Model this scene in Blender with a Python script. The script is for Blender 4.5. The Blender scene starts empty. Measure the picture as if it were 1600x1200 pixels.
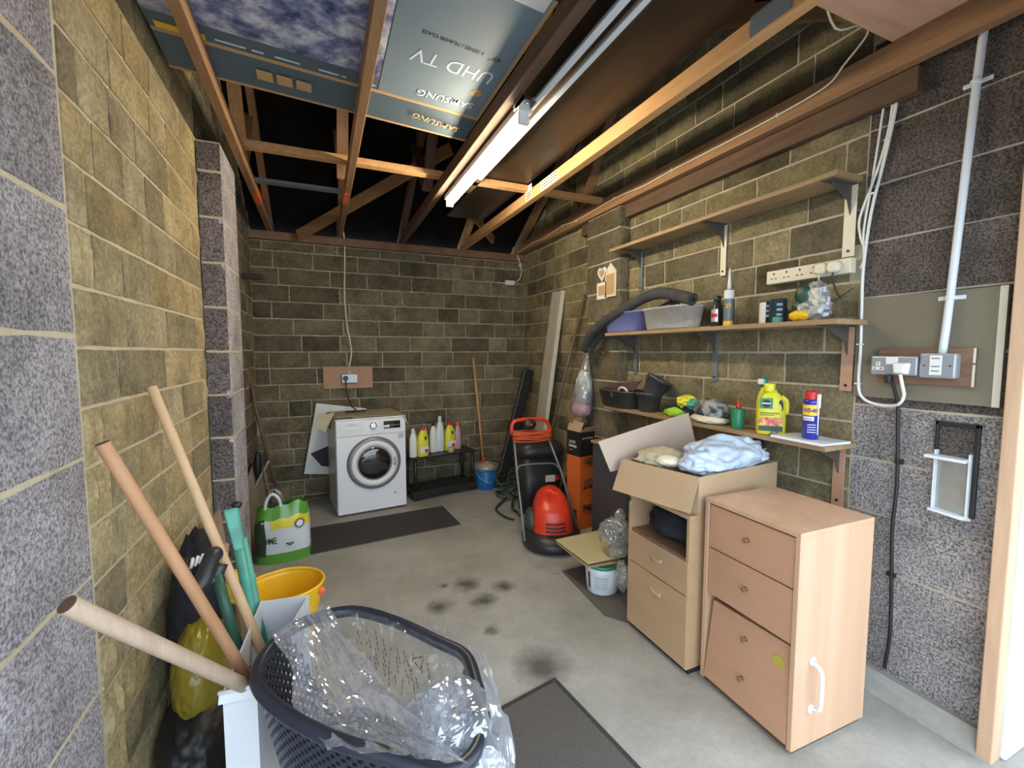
import bpy, bmesh, math, random
from mathutils import Vector, Matrix, noise
random.seed(7)
D = bpy.data
SC = bpy.context.scene
COL = SC.collection

# ---------------------------------------------------------------- camera, world, exposure
cam = D.objects.new('camera', D.cameras.new('camera'))
cam.data.lens = 15.525
cam.data.sensor_width = 36.0
cam.data.clip_start = 0.02
cam.location = (0, 0, 1.443)
cam.rotation_euler = (math.radians(90 - 4.227), 0, math.radians(-23.436))
COL.objects.link(cam)
SC.camera = cam

world = D.worlds.new('overcast_sky')
SC.world = world
world.use_nodes = True
bg = world.node_tree.nodes['Background']
bg.inputs[0].default_value = (0.75, 0.88, 1.0, 1)
bg.inputs[1].default_value = 3.7

SC.view_settings.view_transform = 'Standard'
SC.view_settings.look = 'None'
SC.view_settings.gamma = 1.0
SC.view_settings.use_curve_mapping = False
SC.view_settings.exposure = 0.27

TUBE_STRENGTH = 105.0

# ---------------------------------------------------------------- materials
def nt(m):
    m.use_nodes = True
    t = m.node_tree
    return t, t.nodes['Principled BSDF']

def rgb(c):
    return (c[0], c[1], c[2], 1)

def node(t, kind, **kw):
    n = t.nodes.new(kind)
    for k, v in kw.items():
        if k in n.inputs:
            n.inputs[k].default_value = v
        else:
            setattr(n, k, v)
    return n

def mat(name, c, rough=0.6, metal=0.0, c2=None, scale=8.0, detail=4.0, bump=0.0, bscale=None, world_co=False,
        stretch=None, spec=0.5, alpha=1.0, trans=0.0, contrast=0.25, rand=0.0, coat=0.0):
    m = D.materials.new(name)
    t, b = nt(m)
    b.inputs['Base Color'].default_value = rgb(c)
    b.inputs['Roughness'].default_value = rough
    b.inputs['Metallic'].default_value = metal
    b.inputs['Specular IOR Level'].default_value = spec
    b.inputs['Alpha'].default_value = alpha
    b.inputs['Transmission Weight'].default_value = trans
    b.inputs['Coat Weight'].default_value = coat
    L = t.links.new
    co = None
    if c2 is not None or bump:
        if world_co:
            g = node(t, 'ShaderNodeNewGeometry'); co = g.outputs['Position']
        else:
            g = node(t, 'ShaderNodeTexCoord'); co = g.outputs['Object']
        if stretch:
            mp = node(t, 'ShaderNodeMapping'); mp.inputs['Scale'].default_value = stretch
            L(co, mp.inputs['Vector']); co = mp.outputs[0]
    if c2 is not None:
        n = node(t, 'ShaderNodeTexNoise', Scale=scale, Detail=detail, Roughness=0.6)
        L(co, n.inputs['Vector'])
        r = node(t, 'ShaderNodeValToRGB')
        r.color_ramp.elements[0].position = 0.5 - contrast
        r.color_ramp.elements[1].position = 0.5 + contrast
        r.color_ramp.elements[0].color = rgb(c)
        r.color_ramp.elements[1].color = rgb(c2)
        L(n.outputs['Fac'], r.inputs[0])
        out = r.outputs[0]
        if rand:
            oi = node(t, 'ShaderNodeObjectInfo')
            hs = node(t, 'ShaderNodeHueSaturation')
            mr = node(t, 'ShaderNodeMapRange'); mr.inputs['To Min'].default_value = 1 - rand; mr.inputs['To Max'].default_value = 1 + rand
            L(oi.outputs['Random'], mr.inputs['Value']); L(mr.outputs[0], hs.inputs['Value'])
            L(out, hs.inputs['Color']); out = hs.outputs[0]
        L(out, b.inputs['Base Color'])
    if bump:
        n2 = node(t, 'ShaderNodeTexNoise', Scale=bscale or scale * 4, Detail=6.0, Roughness=0.65)
        L(co, n2.inputs['Vector'])
        bp = node(t, 'ShaderNodeBump', Strength=bump, Distance=0.01)
        L(n2.outputs['Fac'], bp.inputs['Height']); L(bp.outputs[0], b.inputs['Normal'])
    return m

def stone_mat(name, cols, mott=5.0, pit=0.0, bump=1.0):
    """masonry: each block takes its own tone (object random), mottled and rough"""
    m = D.materials.new(name)
    t, b = nt(m)
    L = t.links.new
    b.inputs['Roughness'].default_value = 0.92
    b.inputs['Specular IOR Level'].default_value = 0.2
    g = node(t, 'ShaderNodeNewGeometry'); oi = node(t, 'ShaderNodeObjectInfo')
    ad = node(t, 'ShaderNodeVectorMath', operation='ADD')
    sc = node(t, 'ShaderNodeVectorMath', operation='SCALE'); sc.inputs['Scale'].default_value = 7.0
    cx = node(t, 'ShaderNodeCombineXYZ')
    L(oi.outputs['Random'], cx.inputs[0]); L(oi.outputs['Random'], cx.inputs[2]); L(cx.outputs[0], sc.inputs[0])
    L(g.outputs['Position'], ad.inputs[0]); L(sc.outputs[0], ad.inputs[1])
    r = node(t, 'ShaderNodeValToRGB')
    el = r.color_ramp.elements
    while len(el) < len(cols): el.new(0.5)
    for i, c in enumerate(cols):
        el[i].position = i / (len(cols) - 1); el[i].color = rgb(c)
    L(oi.outputs['Random'], r.inputs[0])
    n1 = node(t, 'ShaderNodeTexNoise', Scale=mott, Detail=8.0, Roughness=0.7)
    L(ad.outputs[0], n1.inputs['Vector'])
    mr = node(t, 'ShaderNodeMapRange'); mr.inputs['From Min'].default_value = 0.3; mr.inputs['From Max'].default_value = 0.7
    mr.inputs['To Min'].default_value = 0.55; mr.inputs['To Max'].default_value = 1.45
    L(n1.outputs['Fac'], mr.inputs['Value'])
    mul = node(t, 'ShaderNodeVectorMath', operation='SCALE')
    L(r.outputs[0], mul.inputs[0]); L(mr.outputs[0], mul.inputs['Scale'])
    col = mul.outputs[0]
    n2 = node(t, 'ShaderNodeTexNoise', Scale=60.0 if not pit else 120.0, Detail=4.0, Roughness=0.7)
    L(g.outputs['Position'], n2.inputs['Vector'])
    mr2 = node(t, 'ShaderNodeMapRange'); mr2.inputs['From Min'].default_value = 0.38; mr2.inputs['From Max'].default_value = 0.6
    mr2.inputs['To Min'].default_value = 0.78 - pit; mr2.inputs['To Max'].default_value = 1.12 + pit * 0.3
    L(n2.outputs['Fac'], mr2.inputs['Value'])
    mul2 = node(t, 'ShaderNodeVectorMath', operation='SCALE')
    L(col, mul2.inputs[0]); L(mr2.outputs[0], mul2.inputs['Scale'])
    L(mul2.outputs[0], b.inputs['Base Color'])
    n3 = node(t, 'ShaderNodeTexNoise', Scale=16.0 if not pit else 110.0, Detail=9.0, Roughness=0.75)
    L(g.outputs['Position'], n3.inputs['Vector'])
    bp = node(t, 'ShaderNodeBump', Strength=bump, Distance=0.06 if not pit else 0.012)
    L(n3.outputs['Fac'], bp.inputs['Height']); L(bp.outputs[0], b.inputs['Normal'])
    return m

def film_mat(name, tint, body=0.04, rough=0.10, bumps=1.0, bscale=7.0, edge=0.38, milk=0.3):
    """thin clear plastic: mostly see-through, glossy where it creases"""
    m = D.materials.new(name); m.use_nodes = True
    t = m.node_tree; L = t.links.new
    t.nodes.clear()
    out = node(t, 'ShaderNodeOutputMaterial')
    g = node(t, 'ShaderNodeTexCoord')
    n = node(t, 'ShaderNodeTexNoise', Scale=bscale, Detail=3.0, Roughness=0.5, Distortion=1.6)
    L(g.outputs['Object'], n.inputs['Vector'])
    bp = node(t, 'ShaderNodeBump', Strength=bumps, Distance=0.02)
    L(n.outputs['Fac'], bp.inputs['Height'])
    tr = node(t, 'ShaderNodeBsdfTransparent', Color=(0.97, 0.98, 1, 1))
    g1 = node(t, 'ShaderNodeBsdfGlossy', Roughness=rough, Color=(0.95, 0.97, 1, 1)); d1 = node(t, 'ShaderNodeBsdfDiffuse', Color=rgb(tint))
    L(bp.outputs[0], g1.inputs['Normal'])
    gl = node(t, 'ShaderNodeMixShader'); gl.inputs[0].default_value = milk
    L(g1.outputs[0], gl.inputs[1]); L(d1.outputs[0], gl.inputs[2])
    lw = node(t, 'ShaderNodeLayerWeight', Blend=0.25)
    mr = node(t, 'ShaderNodeMapRange'); mr.inputs['To Min'].default_value = body; mr.inputs['To Max'].default_value = edge
    cr = node(t, 'ShaderNodeMath', operation='POWER'); cr.inputs[1].default_value = 5.0; L(n.outputs['Fac'], cr.inputs[0])
    ad = node(t, 'ShaderNodeMath', operation='ADD'); L(lw.outputs['Facing'], ad.inputs[0]); L(cr.outputs[0], ad.inputs[1]); L(ad.outputs[0], mr.inputs['Value'])
    mx = node(t, 'ShaderNodeMixShader')
    L(mr.outputs[0], mx.inputs[0]); L(tr.outputs[0], mx.inputs[1]); L(gl.outputs[0], mx.inputs[2])
    L(mx.outputs[0], out.inputs[0])
    return m

def emit_mat(name, c, s):
    m = D.materials.new(name)
    t, b = nt(m)
    b.inputs['Base Color'].default_value = rgb(c)
    b.inputs['Emission Color'].default_value = rgb(c)
    b.inputs['Emission Strength'].default_value = s
    return m

M = {}
M['stone'] = stone_mat('walling_stone', [(0.20, 0.17, 0.10), (0.38, 0.315, 0.175), (0.50, 0.415, 0.23), (0.27, 0.235, 0.15), (0.52, 0.435, 0.25)])
M['stone_dark'] = stone_mat('walling_stone_dull', [(0.18, 0.15, 0.10), (0.29, 0.245, 0.16), (0.34, 0.29, 0.19), (0.23, 0.195, 0.13), (0.38, 0.32, 0.215)])
M['stone_yellow'] = stone_mat('walling_stone_buff', [(0.60, 0.46, 0.235), (0.82, 0.63, 0.33), (0.92, 0.73, 0.40), (0.50, 0.41, 0.25), (0.88, 0.71, 0.42)], mott=4.0)
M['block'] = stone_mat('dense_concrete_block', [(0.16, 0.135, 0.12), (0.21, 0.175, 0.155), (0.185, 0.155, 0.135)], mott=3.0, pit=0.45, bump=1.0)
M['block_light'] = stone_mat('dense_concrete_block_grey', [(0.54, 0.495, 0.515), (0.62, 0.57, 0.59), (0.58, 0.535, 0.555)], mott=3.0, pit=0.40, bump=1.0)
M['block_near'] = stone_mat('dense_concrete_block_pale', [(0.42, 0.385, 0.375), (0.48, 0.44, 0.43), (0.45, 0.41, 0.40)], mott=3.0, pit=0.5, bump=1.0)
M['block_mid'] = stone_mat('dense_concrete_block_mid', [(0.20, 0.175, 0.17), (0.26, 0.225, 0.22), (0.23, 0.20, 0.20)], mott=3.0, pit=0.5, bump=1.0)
M['jamb'] = mat('jamb_wood', (0.50, 0.31, 0.19), 0.65, c2=(0.64, 0.43, 0.28), scale=5, stretch=(6, 6, 0.6))
M['mortar'] = mat('mortar', (0.40, 0.35, 0.26), 0.95, c2=(0.52, 0.46, 0.35), scale=9, bump=0.5, bscale=60, world_co=True)
M['mortar_pale'] = mat('mortar_pale', (0.50, 0.42, 0.29), 0.95, c2=(0.62, 0.53, 0.38), scale=9, bump=0.5, bscale=60, world_co=True)
M['timber'] = mat('roof_timber', (0.23, 0.12, 0.055), 0.7, c2=(0.35, 0.19, 0.09), scale=6, stretch=(6, 0.6, 6), bump=0.2, bscale=20)
M['timber_pale'] = mat('pale_timber', (0.46, 0.235, 0.09), 0.7, c2=(0.62, 0.35, 0.155), scale=5, stretch=(6, 0.6, 6), bump=0.2, bscale=20)
M['timber_dark'] = mat('aged_timber', (0.075, 0.042, 0.025), 0.8, c2=(0.15, 0.085, 0.05), scale=6, stretch=(6, 0.6, 6), bump=0.3, bscale=20)
M['felt'] = mat('roofing_felt', (0.006, 0.0055, 0.005), 0.95, c2=(0.014, 0.012, 0.011), scale=3, bump=0.4, bscale=10, world_co=True, spec=0.0)
M['sheet_brown'] = mat('dark_hardboard', (0.008, 0.005, 0.004), 0.38, c2=(0.034, 0.02, 0.012), scale=4, detail=9, stretch=(3, 0.7, 3), bump=0.25, bscale=30)
M['plate_wood'] = mat('wall_plate_wood', (0.16, 0.085, 0.05), 0.8, c2=(0.26, 0.15, 0.09), scale=8, bump=0.3)
M['shelf_wood'] = mat('shelf_wood', (0.24, 0.16, 0.085), 0.65, c2=(0.42, 0.28, 0.15), scale=5, stretch=(6, 0.7, 6), bump=0.2)
M['ply'] = mat('painted_board', (0.155, 0.135, 0.095), 0.7, c2=(0.20, 0.175, 0.125), scale=4, bump=0.15)
M['ply_dark'] = mat('dark_plywood', (0.16, 0.085, 0.05), 0.6, c2=(0.25, 0.14, 0.085), scale=6, bump=0.2, stretch=(1, 4, 8))
M['hardboard'] = mat('pinkish_board', (0.42, 0.24, 0.15), 0.7, c2=(0.48, 0.28, 0.18), scale=20)
M['beech'] = mat('beech_laminate', (0.50, 0.30, 0.185), 0.42, c2=(0.60, 0.38, 0.25), scale=4.0, stretch=(4, 4, 0.12), contrast=0.22)
M['beech_front'] = mat('beech_drawer_front', (0.44, 0.235, 0.14), 0.42, c2=(0.51, 0.285, 0.175), scale=3.0, stretch=(3, 0.35, 3), contrast=0.3)
M['oak'] = mat('beige_laminate', (0.42, 0.27, 0.15), 0.5, c2=(0.49, 0.325, 0.19), scale=4.0, stretch=(3, 0.4, 3), contrast=0.3)
M['card'] = mat('cardboard', (0.40, 0.27, 0.155), 0.85, c2=(0.45, 0.31, 0.185), scale=5, bump=0.08, bscale=40)
M['card_in'] = mat('cardboard_inside', (0.50, 0.38, 0.30), 0.85, c2=(0.55, 0.43, 0.345), scale=5, bump=0.08, bscale=40)
M['white_metal'] = mat('white_enamel', (0.78, 0.80, 0.85), 0.28, c2=(0.82, 0.84, 0.88), scale=3)
M['white'] = mat('white_plastic', (0.78, 0.78, 0.76), 0.4)
M['cream'] = mat('cream_plastic', (0.70, 0.64, 0.50), 0.45, c2=(0.76, 0.70, 0.56), scale=12)
M['pvc'] = mat('white_pvc', (0.66, 0.70, 0.74), 0.35, c2=(0.72, 0.76, 0.80), scale=14)
M['chrome'] = mat('bright_metal', (0.7, 0.7, 0.72), 0.2, 1.0)
M['silver'] = mat('silver_paint', (0.55, 0.55, 0.57), 0.35, 0.6)
M['galv'] = mat('galvanised_steel', (0.36, 0.37, 0.34), 0.4, 0.7, c2=(0.5, 0.51, 0.48), scale=12)
M['dark_glass'] = mat('dark_glass', (0.015, 0.014, 0.015), 0.06, coat=1.0)
M['black'] = mat('black_plastic', (0.014, 0.014, 0.015), 0.42, c2=(0.025, 0.025, 0.027), scale=9)
M['black_soft'] = mat('black_fabric', (0.010, 0.010, 0.013), 0.95, c2=(0.02, 0.02, 0.026), scale=14, bump=0.6, bscale=25)
M['dark_grey'] = mat('dark_grey_plastic', (0.045, 0.05, 0.055), 0.45, c2=(0.06, 0.066, 0.072), scale=9)
M['mat_grey'] = mat('rubber_mat', (0.035, 0.033, 0.032), 0.95, c2=(0.06, 0.056, 0.053), scale=60, bump=0.6, bscale=260)
M['mat_near'] = mat('carpet_mat', (0.085, 0.075, 0.068), 0.95, c2=(0.14, 0.125, 0.115), scale=120, bump=0.6, bscale=300)
M['red'] = mat('red_plastic', (0.62, 0.035, 0.012), 0.35, c2=(0.70, 0.05, 0.018), scale=7)
M['orange_cable'] = mat('orange_cable', (0.62, 0.10, 0.03), 0.5)
M['orange'] = mat('orange_card', (0.72, 0.15, 0.025), 0.55, c2=(0.62, 0.12, 0.02), scale=6)
M['print_black'] = mat('black_print', (0.012, 0.011, 0.012), 0.5)
M['print_white'] = mat('white_print', (0.72, 0.72, 0.72), 0.5)
M['blue'] = mat('blue_plastic', (0.01, 0.14, 0.42), 0.4)
M['blue_tub'] = mat('blue_violet_plastic', (0.20, 0.23, 0.50), 0.35, alpha=0.96)
M['yellow'] = mat('yellow_plastic', (0.86, 0.50, 0.015), 0.35, c2=(0.90, 0.57, 0.03), scale=5)
M['yellow_bottle'] = mat('yellow_bottle_plastic', (0.72, 0.68, 0.04), 0.35)
M['green_bottle'] = mat('green_bottle_plastic', (0.015, 0.22, 0.11), 0.35)
M['teal'] = mat('teal_plastic', (0.09, 0.36, 0.28), 0.45, c2=(0.06, 0.26, 0.20), scale=16, contrast=0.15)
M['dark_green'] = mat('dark_green_paint', (0.02, 0.07, 0.045), 0.5)
M['hose_green'] = mat('hose_green', (0.02, 0.055, 0.035), 0.5)
M['lime'] = mat('lime_fabric', (0.35, 0.62, 0.04), 0.7)
M['broom'] = mat('broom_wood', (0.56, 0.35, 0.18), 0.6, c2=(0.68, 0.45, 0.26), scale=4, stretch=(5, 5, 0.6), bump=0.1)
M['broom_grey'] = mat('weathered_broom_wood', (0.42, 0.30, 0.21), 0.8, c2=(0.55, 0.41, 0.30), scale=5, stretch=(5, 5, 0.6), bump=0.4, bscale=50)
M['broom_red'] = mat('reddish_broom_wood', (0.42, 0.21, 0.10), 0.6, c2=(0.54, 0.30, 0.16), scale=4, stretch=(5, 5, 0.6), bump=0.1)
M['broom_end'] = mat('dark_end_grain', (0.10, 0.05, 0.03), 0.8)
M['grey_card'] = mat('white_corrugated_box', (0.56, 0.57, 0.60), 0.75, c2=(0.60, 0.61, 0.64), scale=3)
M['knob'] = mat('dull_knob', (0.20, 0.11, 0.07), 0.4)
M['foam'] = mat('grey_foam', (0.035, 0.035, 0.037), 0.95, c2=(0.06, 0.06, 0.062), scale=20, bump=0.3)
M['weathered'] = mat('weathered_white_timber', (0.36, 0.33, 0.26), 0.8, c2=(0.50, 0.47, 0.39), scale=5, stretch=(8, 8, 0.5), bump=0.3)
M['weathered_edge'] = mat('pale_timber_edge', (0.60, 0.57, 0.46), 0.8, c2=(0.70, 0.67, 0.56), scale=5)
M['rust'] = mat('rusty_steel', (0.13, 0.085, 0.055), 0.7, 0.3, c2=(0.22, 0.15, 0.10), scale=30)
M['beige_cloth'] = mat('beige_cloth', (0.42, 0.36, 0.24), 0.95, c2=(0.50, 0.44, 0.31), scale=9, bump=0.5, bscale=30)
M['bluebag'] = mat('pale_blue_bag', (0.50, 0.62, 0.80), 0.22, c2=(0.62, 0.72, 0.88), scale=6, bump=0.8, bscale=7, alpha=0.90, coat=0.8, stretch=(1, 1.8, 0.8))
M['pink'] = mat('pink_fabric', (0.78, 0.42, 0.46), 0.9, bump=0.5, bscale=20)
M['film'] = film_mat('clear_film', (0.88, 0.90, 0.94))
M['film_thick'] = film_mat('clear_film_creased', (0.80, 0.84, 0.92), body=0.13, bscale=7, edge=0.6, milk=0.35)
M['film_band'] = film_mat('layered_clear_film', (0.36, 0.40, 0.48), body=0.50, bscale=6, edge=0.85, milk=0.42)
M['film_bulge'] = film_mat('scrunched_clear_film', (0.62, 0.67, 0.76), body=0.30, bscale=8, edge=0.85, milk=0.40)
M['film_dull'] = film_mat('cloudy_film', (0.62, 0.62, 0.60), body=0.25, bscale=9, edge=0.8, milk=0.45)
M['clear_tub'] = film_mat('clear_tub_plastic', (0.82, 0.80, 0.74), body=0.18, bumps=0.03, edge=0.9, milk=0.85)
M['navy'] = mat('navy_metal', (0.012, 0.018, 0.30), 0.3, coat=0.5)
M['tin'] = mat('dark_tin', (0.02, 0.035, 0.06), 0.3, 0.3, c2=(0.05, 0.10, 0.13), scale=30)
M['foil'] = mat('foil_bag', (0.30, 0.32, 0.33), 0.3, 0.6, c2=(0.62, 0.64, 0.64), scale=9, bump=0.8, bscale=25)
M['steel_grey'] = mat('grey_painted_metal', (0.20, 0.23, 0.26), 0.4, 0.3)
M['box_blue'] = mat('blue_grey_card', (0.075, 0.115, 0.145), 0.55, c2=(0.09, 0.135, 0.17), scale=3)
M['box_lettering'] = mat('pale_blue_print', (0.62, 0.70, 0.76), 0.6)
M['tan_print'] = mat('tan_print', (0.50, 0.32, 0.16), 0.7)
M['tube'] = emit_mat('lit_tube', (1.0, 0.86, 0.62), TUBE_STRENGTH)
M['gloss_red'] = mat('red_cap', (0.55, 0.02, 0.02), 0.4)
M['pink_bottle'] = mat('pink_bottle', (0.55, 0.35, 0.42), 0.4)
M['spray_orange'] = mat('orange_marker_paint', (0.95, 0.16, 0.04), 0.6)

# cloud picture print on the box
def cloud_mat():
    m = D.materials.new('printed_cloud_picture'); t, b = nt(m); L = t.links.new
    g = node(t, 'ShaderNodeTexCoord')
    mp = node(t, 'ShaderNodeMapping'); mp.inputs['Scale'].default_value = (1.0, 1.15, 1.0)
    L(g.outputs['Object'], mp.inputs['Vector'])
    n = node(t, 'ShaderNodeTexNoise', Scale=8.5, Detail=9.0, Roughness=0.66, Distortion=0.15)
    L(mp.outputs[0], n.inputs['Vector'])
    r = node(t, 'ShaderNodeValToRGB'); e = r.color_ramp.elements
    e[0].position = 0.36; e[0].color = (0.035, 0.04, 0.14, 1)
    e[1].position = 0.62; e[1].color = (0.62, 0.64, 0.72, 1)
    x = e.new(0.47); x.color = (0.17, 0.20, 0.36, 1)
    L(n.outputs['Fac'], r.inputs[0]); L(r.outputs[0], b.inputs['Base Color'])
    b.inputs['Roughness'].default_value = 0.5
    return m
M['cloud'] = cloud_mat()

# lighter centre of the blue printed panel is a printed gradient
def concrete():
    m = D.materials.new('floor_concrete'); t, b = nt(m); L = t.links.new
    g = node(t, 'ShaderNodeNewGeometry')
    n = node(t, 'ShaderNodeTexNoise', Scale=1.8, Detail=9.0, Roughness=0.62)
    L(g.outputs['Position'], n.inputs['Vector'])
    r = node(t, 'ShaderNodeValToRGB'); e = r.color_ramp.elements
    e[0].position = 0.30; e[0].color = (0.25, 0.235, 0.205, 1)
    e[1].position = 0.72; e[1].color = (0.44, 0.425, 0.39, 1)
    L(n.outputs['Fac'], r.inputs[0])
    n2 = node(t, 'ShaderNodeTexNoise', Scale=38.0, Detail=5.0, Roughness=0.7)
    L(g.outputs['Position'], n2.inputs['Vector'])
    mr = node(t, 'ShaderNodeMapRange'); mr.inputs['To Min'].default_value = 0.8; mr.inputs['To Max'].default_value = 1.2
    L(n2.outputs['Fac'], mr.inputs['Value'])
    mul = node(t, 'ShaderNodeVectorMath', operation='SCALE'); L(r.outputs[0], mul.inputs[0]); L(mr.outputs[0], mul.inputs['Scale'])
    col = mul.outputs[0]
    # oil spots on the slab
    wob = node(t, 'ShaderNodeTexNoise', Scale=14.0, Detail=4.0)
    L(g.outputs['Position'], wob.inputs['Vector'])
    spots = [((0.799, 2.543, 0), 0.07), ((0.996, 2.425, 0), 0.055), ((0.828, 2.33, 0), 0.06), ((0.58, 2.367, 0), 0.06), ((0.783, 2.047, 0), 0.03),
             ((0.89, 1.72, -0), 0.10), ((0.665, 2.577, 0), 0.025), ((0.05, 3.677, 0), 0.03)]
    fac = None
    for p, rad in spots:
        d = node(t, 'ShaderNodeVectorMath', operation='DISTANCE'); d.inputs[1].default_value = (p[0], p[1], 0)
        L(g.outputs['Position'], d.inputs[0])
        a = node(t, 'ShaderNodeMath', operation='MULTIPLY_ADD'); a.inputs[1].default_value = 0.09; L(wob.outputs['Fac'], a.inputs[0]); L(d.outputs['Value'], a.inputs[2])
        q = node(t, 'ShaderNodeMapRange'); q.inputs['From Min'].default_value = rad * 0.3 + 0.045; q.inputs['From Max'].default_value = rad * 1.6 + 0.045
        q.inputs['To Min'].default_value = 0.25; q.inputs['To Max'].default_value = 1.0
        L(a.outputs[0], q.inputs['Value'])
        if fac is None: fac = q.outputs[0]
        else:
            mm = node(t, 'ShaderNodeMath', operation='MULTIPLY'); L(fac, mm.inputs[0]); L(q.outputs[0], mm.inputs[1]); fac = mm.outputs[0]
    mul2 = node(t, 'ShaderNodeVectorMath', operation='SCALE'); L(col, mul2.inputs[0]); L(fac, mul2.inputs['Scale'])
    L(mul2.outputs[0], b.inputs['Base Color'])
    b.inputs['Roughness'].default_value = 0.75
    bp = node(t, 'ShaderNodeBump', Strength=0.25, Distance=0.006); L(n2.outputs['Fac'], bp.inputs['Height']); L(bp.outputs[0], b.inputs['Normal'])
    return m
M['concrete'] = concrete()

# ---------------------------------------------------------------- mesh helpers
class MB:
    def __init__(self): self.bm = bmesh.new()
    def box(self, x0, x1, y0, y1, z0, z1, mtx=None):
        v = [self.bm.verts.new((x, y, z)) for z in (z0, z1) for x, y in ((x0, y0), (x1, y0), (x1, y1), (x0, y1))]
        for f in ((3, 2, 1, 0), (4, 5, 6, 7), (0, 1, 5, 4), (1, 2, 6, 5), (2, 3, 7, 6), (3, 0, 4, 7)):
            self.bm.faces.new([v[i] for i in f])
        if mtx: 
            for q in v: q.co = mtx @ q.co
        return self
    def beam(self, a, b, w, h, up=(0, 0, 1)):
        """box of section w (sideways) x h (along up) running from a to b"""
        a = Vector(a); b = Vector(b); d = (b - a).normalized(); up = Vector(up)
        s = d.cross(up).normalized(); u = s.cross(d).normalized()
        v = [self.bm.verts.new(p + s * i * w / 2 + u * j * h / 2) for p in (a, b) for i, j in ((-1, -1), (1, -1), (1, 1), (-1, 1))]
        for f in ((3, 2, 1, 0), (4, 5, 6, 7), (0, 1, 5, 4), (1, 2, 6, 5), (2, 3, 7, 6), (3, 0, 4, 7)):
            self.bm.faces.new([v[i] for i in f])
        return self
    def hexa(self, lo, hi):
        """solid between two quads with the same winding (lo, hi: four points each)"""
        v = [self.bm.verts.new(p) for p in list(lo) + list(hi)]
        for f in ((3, 2, 1, 0), (4, 5, 6, 7), (0, 1, 5, 4), (1, 2, 6, 5), (2, 3, 7, 6), (3, 0, 4, 7)):
            self.bm.faces.new([v[i] for i in f])
        return self
    def plate(self, quad, th):
        q = [Vector(p) for p in quad]
        n = (q[1] - q[0]).cross(q[3] - q[0]).normalized() * th
        return self.hexa(q, [p + n for p in q])
    def tube(self, pts, r, seg=10, cap=True, closed=False, smooth=3):
        pts = [Vector(p) for p in pts]
        if smooth > 1 and len(pts) > 2: pts = catmull(pts, smooth, closed)
        n = len(pts); rings = []
        rr = r if isinstance(r, (list, tuple)) else None
        prev = None
        for i, p in enumerate(pts):
            if closed: d = pts[(i + 1) % n] - pts[i - 1]
            else: d = pts[min(i + 1, n - 1)] - pts[max(i - 1, 0)]
            d.normalize()
            if prev is None:
                ref = Vector((0, 0, 1)) if abs(d.z) < 0.9 else Vector((1, 0, 0))
                s = d.cross(ref).normalized()
            else:
                s = (prev - d * prev.dot(d)).normalized()
            prev = s; u = s.cross(d)
            ri = r if rr is None else rr[0] + (rr[1] - rr[0]) * i / (n - 1)
            rings.append([self.bm.verts.new(p + (s * math.cos(a) + u * math.sin(a)) * ri) for a in [2 * math.pi * k / seg for k in range(seg)]])
        m = n if closed else n - 1
        for i in range(m):
            A = rings[i]; B = rings[(i + 1) % n]
            for k in range(seg):
                f = self.bm.faces.new((A[k], A[(k + 1) % seg], B[(k + 1) % seg], B[k])); f.smooth = True
        if cap and not closed:
            self.bm.faces.new(rings[0][::-1]); self.bm.faces.new(rings[-1])
        return self
    def lathe(self, prof, seg=24, c=(0, 0, 0), mtx=None, sx=1.0, sy=1.0, cap=True, power=2.0):
        """profile of (r, z) turned about z; power > 2 squares the round"""
        c = Vector(c); rings = []
        for r, z in prof:
            ring = []
            for k in range(seg):
                a = 2 * math.pi * k / seg
                ca, sa = math.cos(a), math.sin(a)
                if power != 2.0:
                    q = (abs(ca) ** power + abs(sa) ** power) ** (-1 / power); ca *= q; sa *= q
                p = Vector((r * ca * sx, r * sa * sy, z))
                if mtx: p = mtx @ p
                ring.append(self.bm.verts.new(p + c))
            rings.append(ring)
        for i in range(len(rings) - 1):
            for k in range(seg):
                f = self.bm.faces.new((rings[i][k], rings[i][(k + 1) % seg], rings[i + 1][(k + 1) % seg], rings[i + 1][k])); f.smooth = True
        if cap:
            self.bm.faces.new(rings[0][::-1])
            self.bm.faces.new(rings[-1])
        return self
    def poly(self, pts, th, nrm=None):
        """flat outline given thickness"""
        P = [Vector(p) for p in pts]
        n = Vector(nrm) if nrm else (P[1] - P[0]).cross(P[2] - P[0]).normalized()
        a = [self.bm.verts.new(p) for p in P]; b = [self.bm.verts.new(p + n * th) for p in P]
        self.bm.faces.new(a[::-1]); self.bm.faces.new(b)
        for i in range(len(P)):
            j = (i + 1) % len(P); self.bm.faces.new((a[i], a[j], b[j], b[i]))
        return self
    def grid(self, fn, nu, nv, closed_u=False):
        V = [[self.bm.verts.new(fn(i / (nu if closed_u else nu - 1), j / (nv - 1))) for j in range(nv)] for i in range(nu)]
        for i in range(nu if closed_u else nu - 1):
            for j in range(nv - 1):
                k = (i + 1) % nu
                f = self.bm.faces.new((V[i][j], V[k][j], V[k][j + 1], V[i][j + 1])); f.smooth = True
        return self
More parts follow.
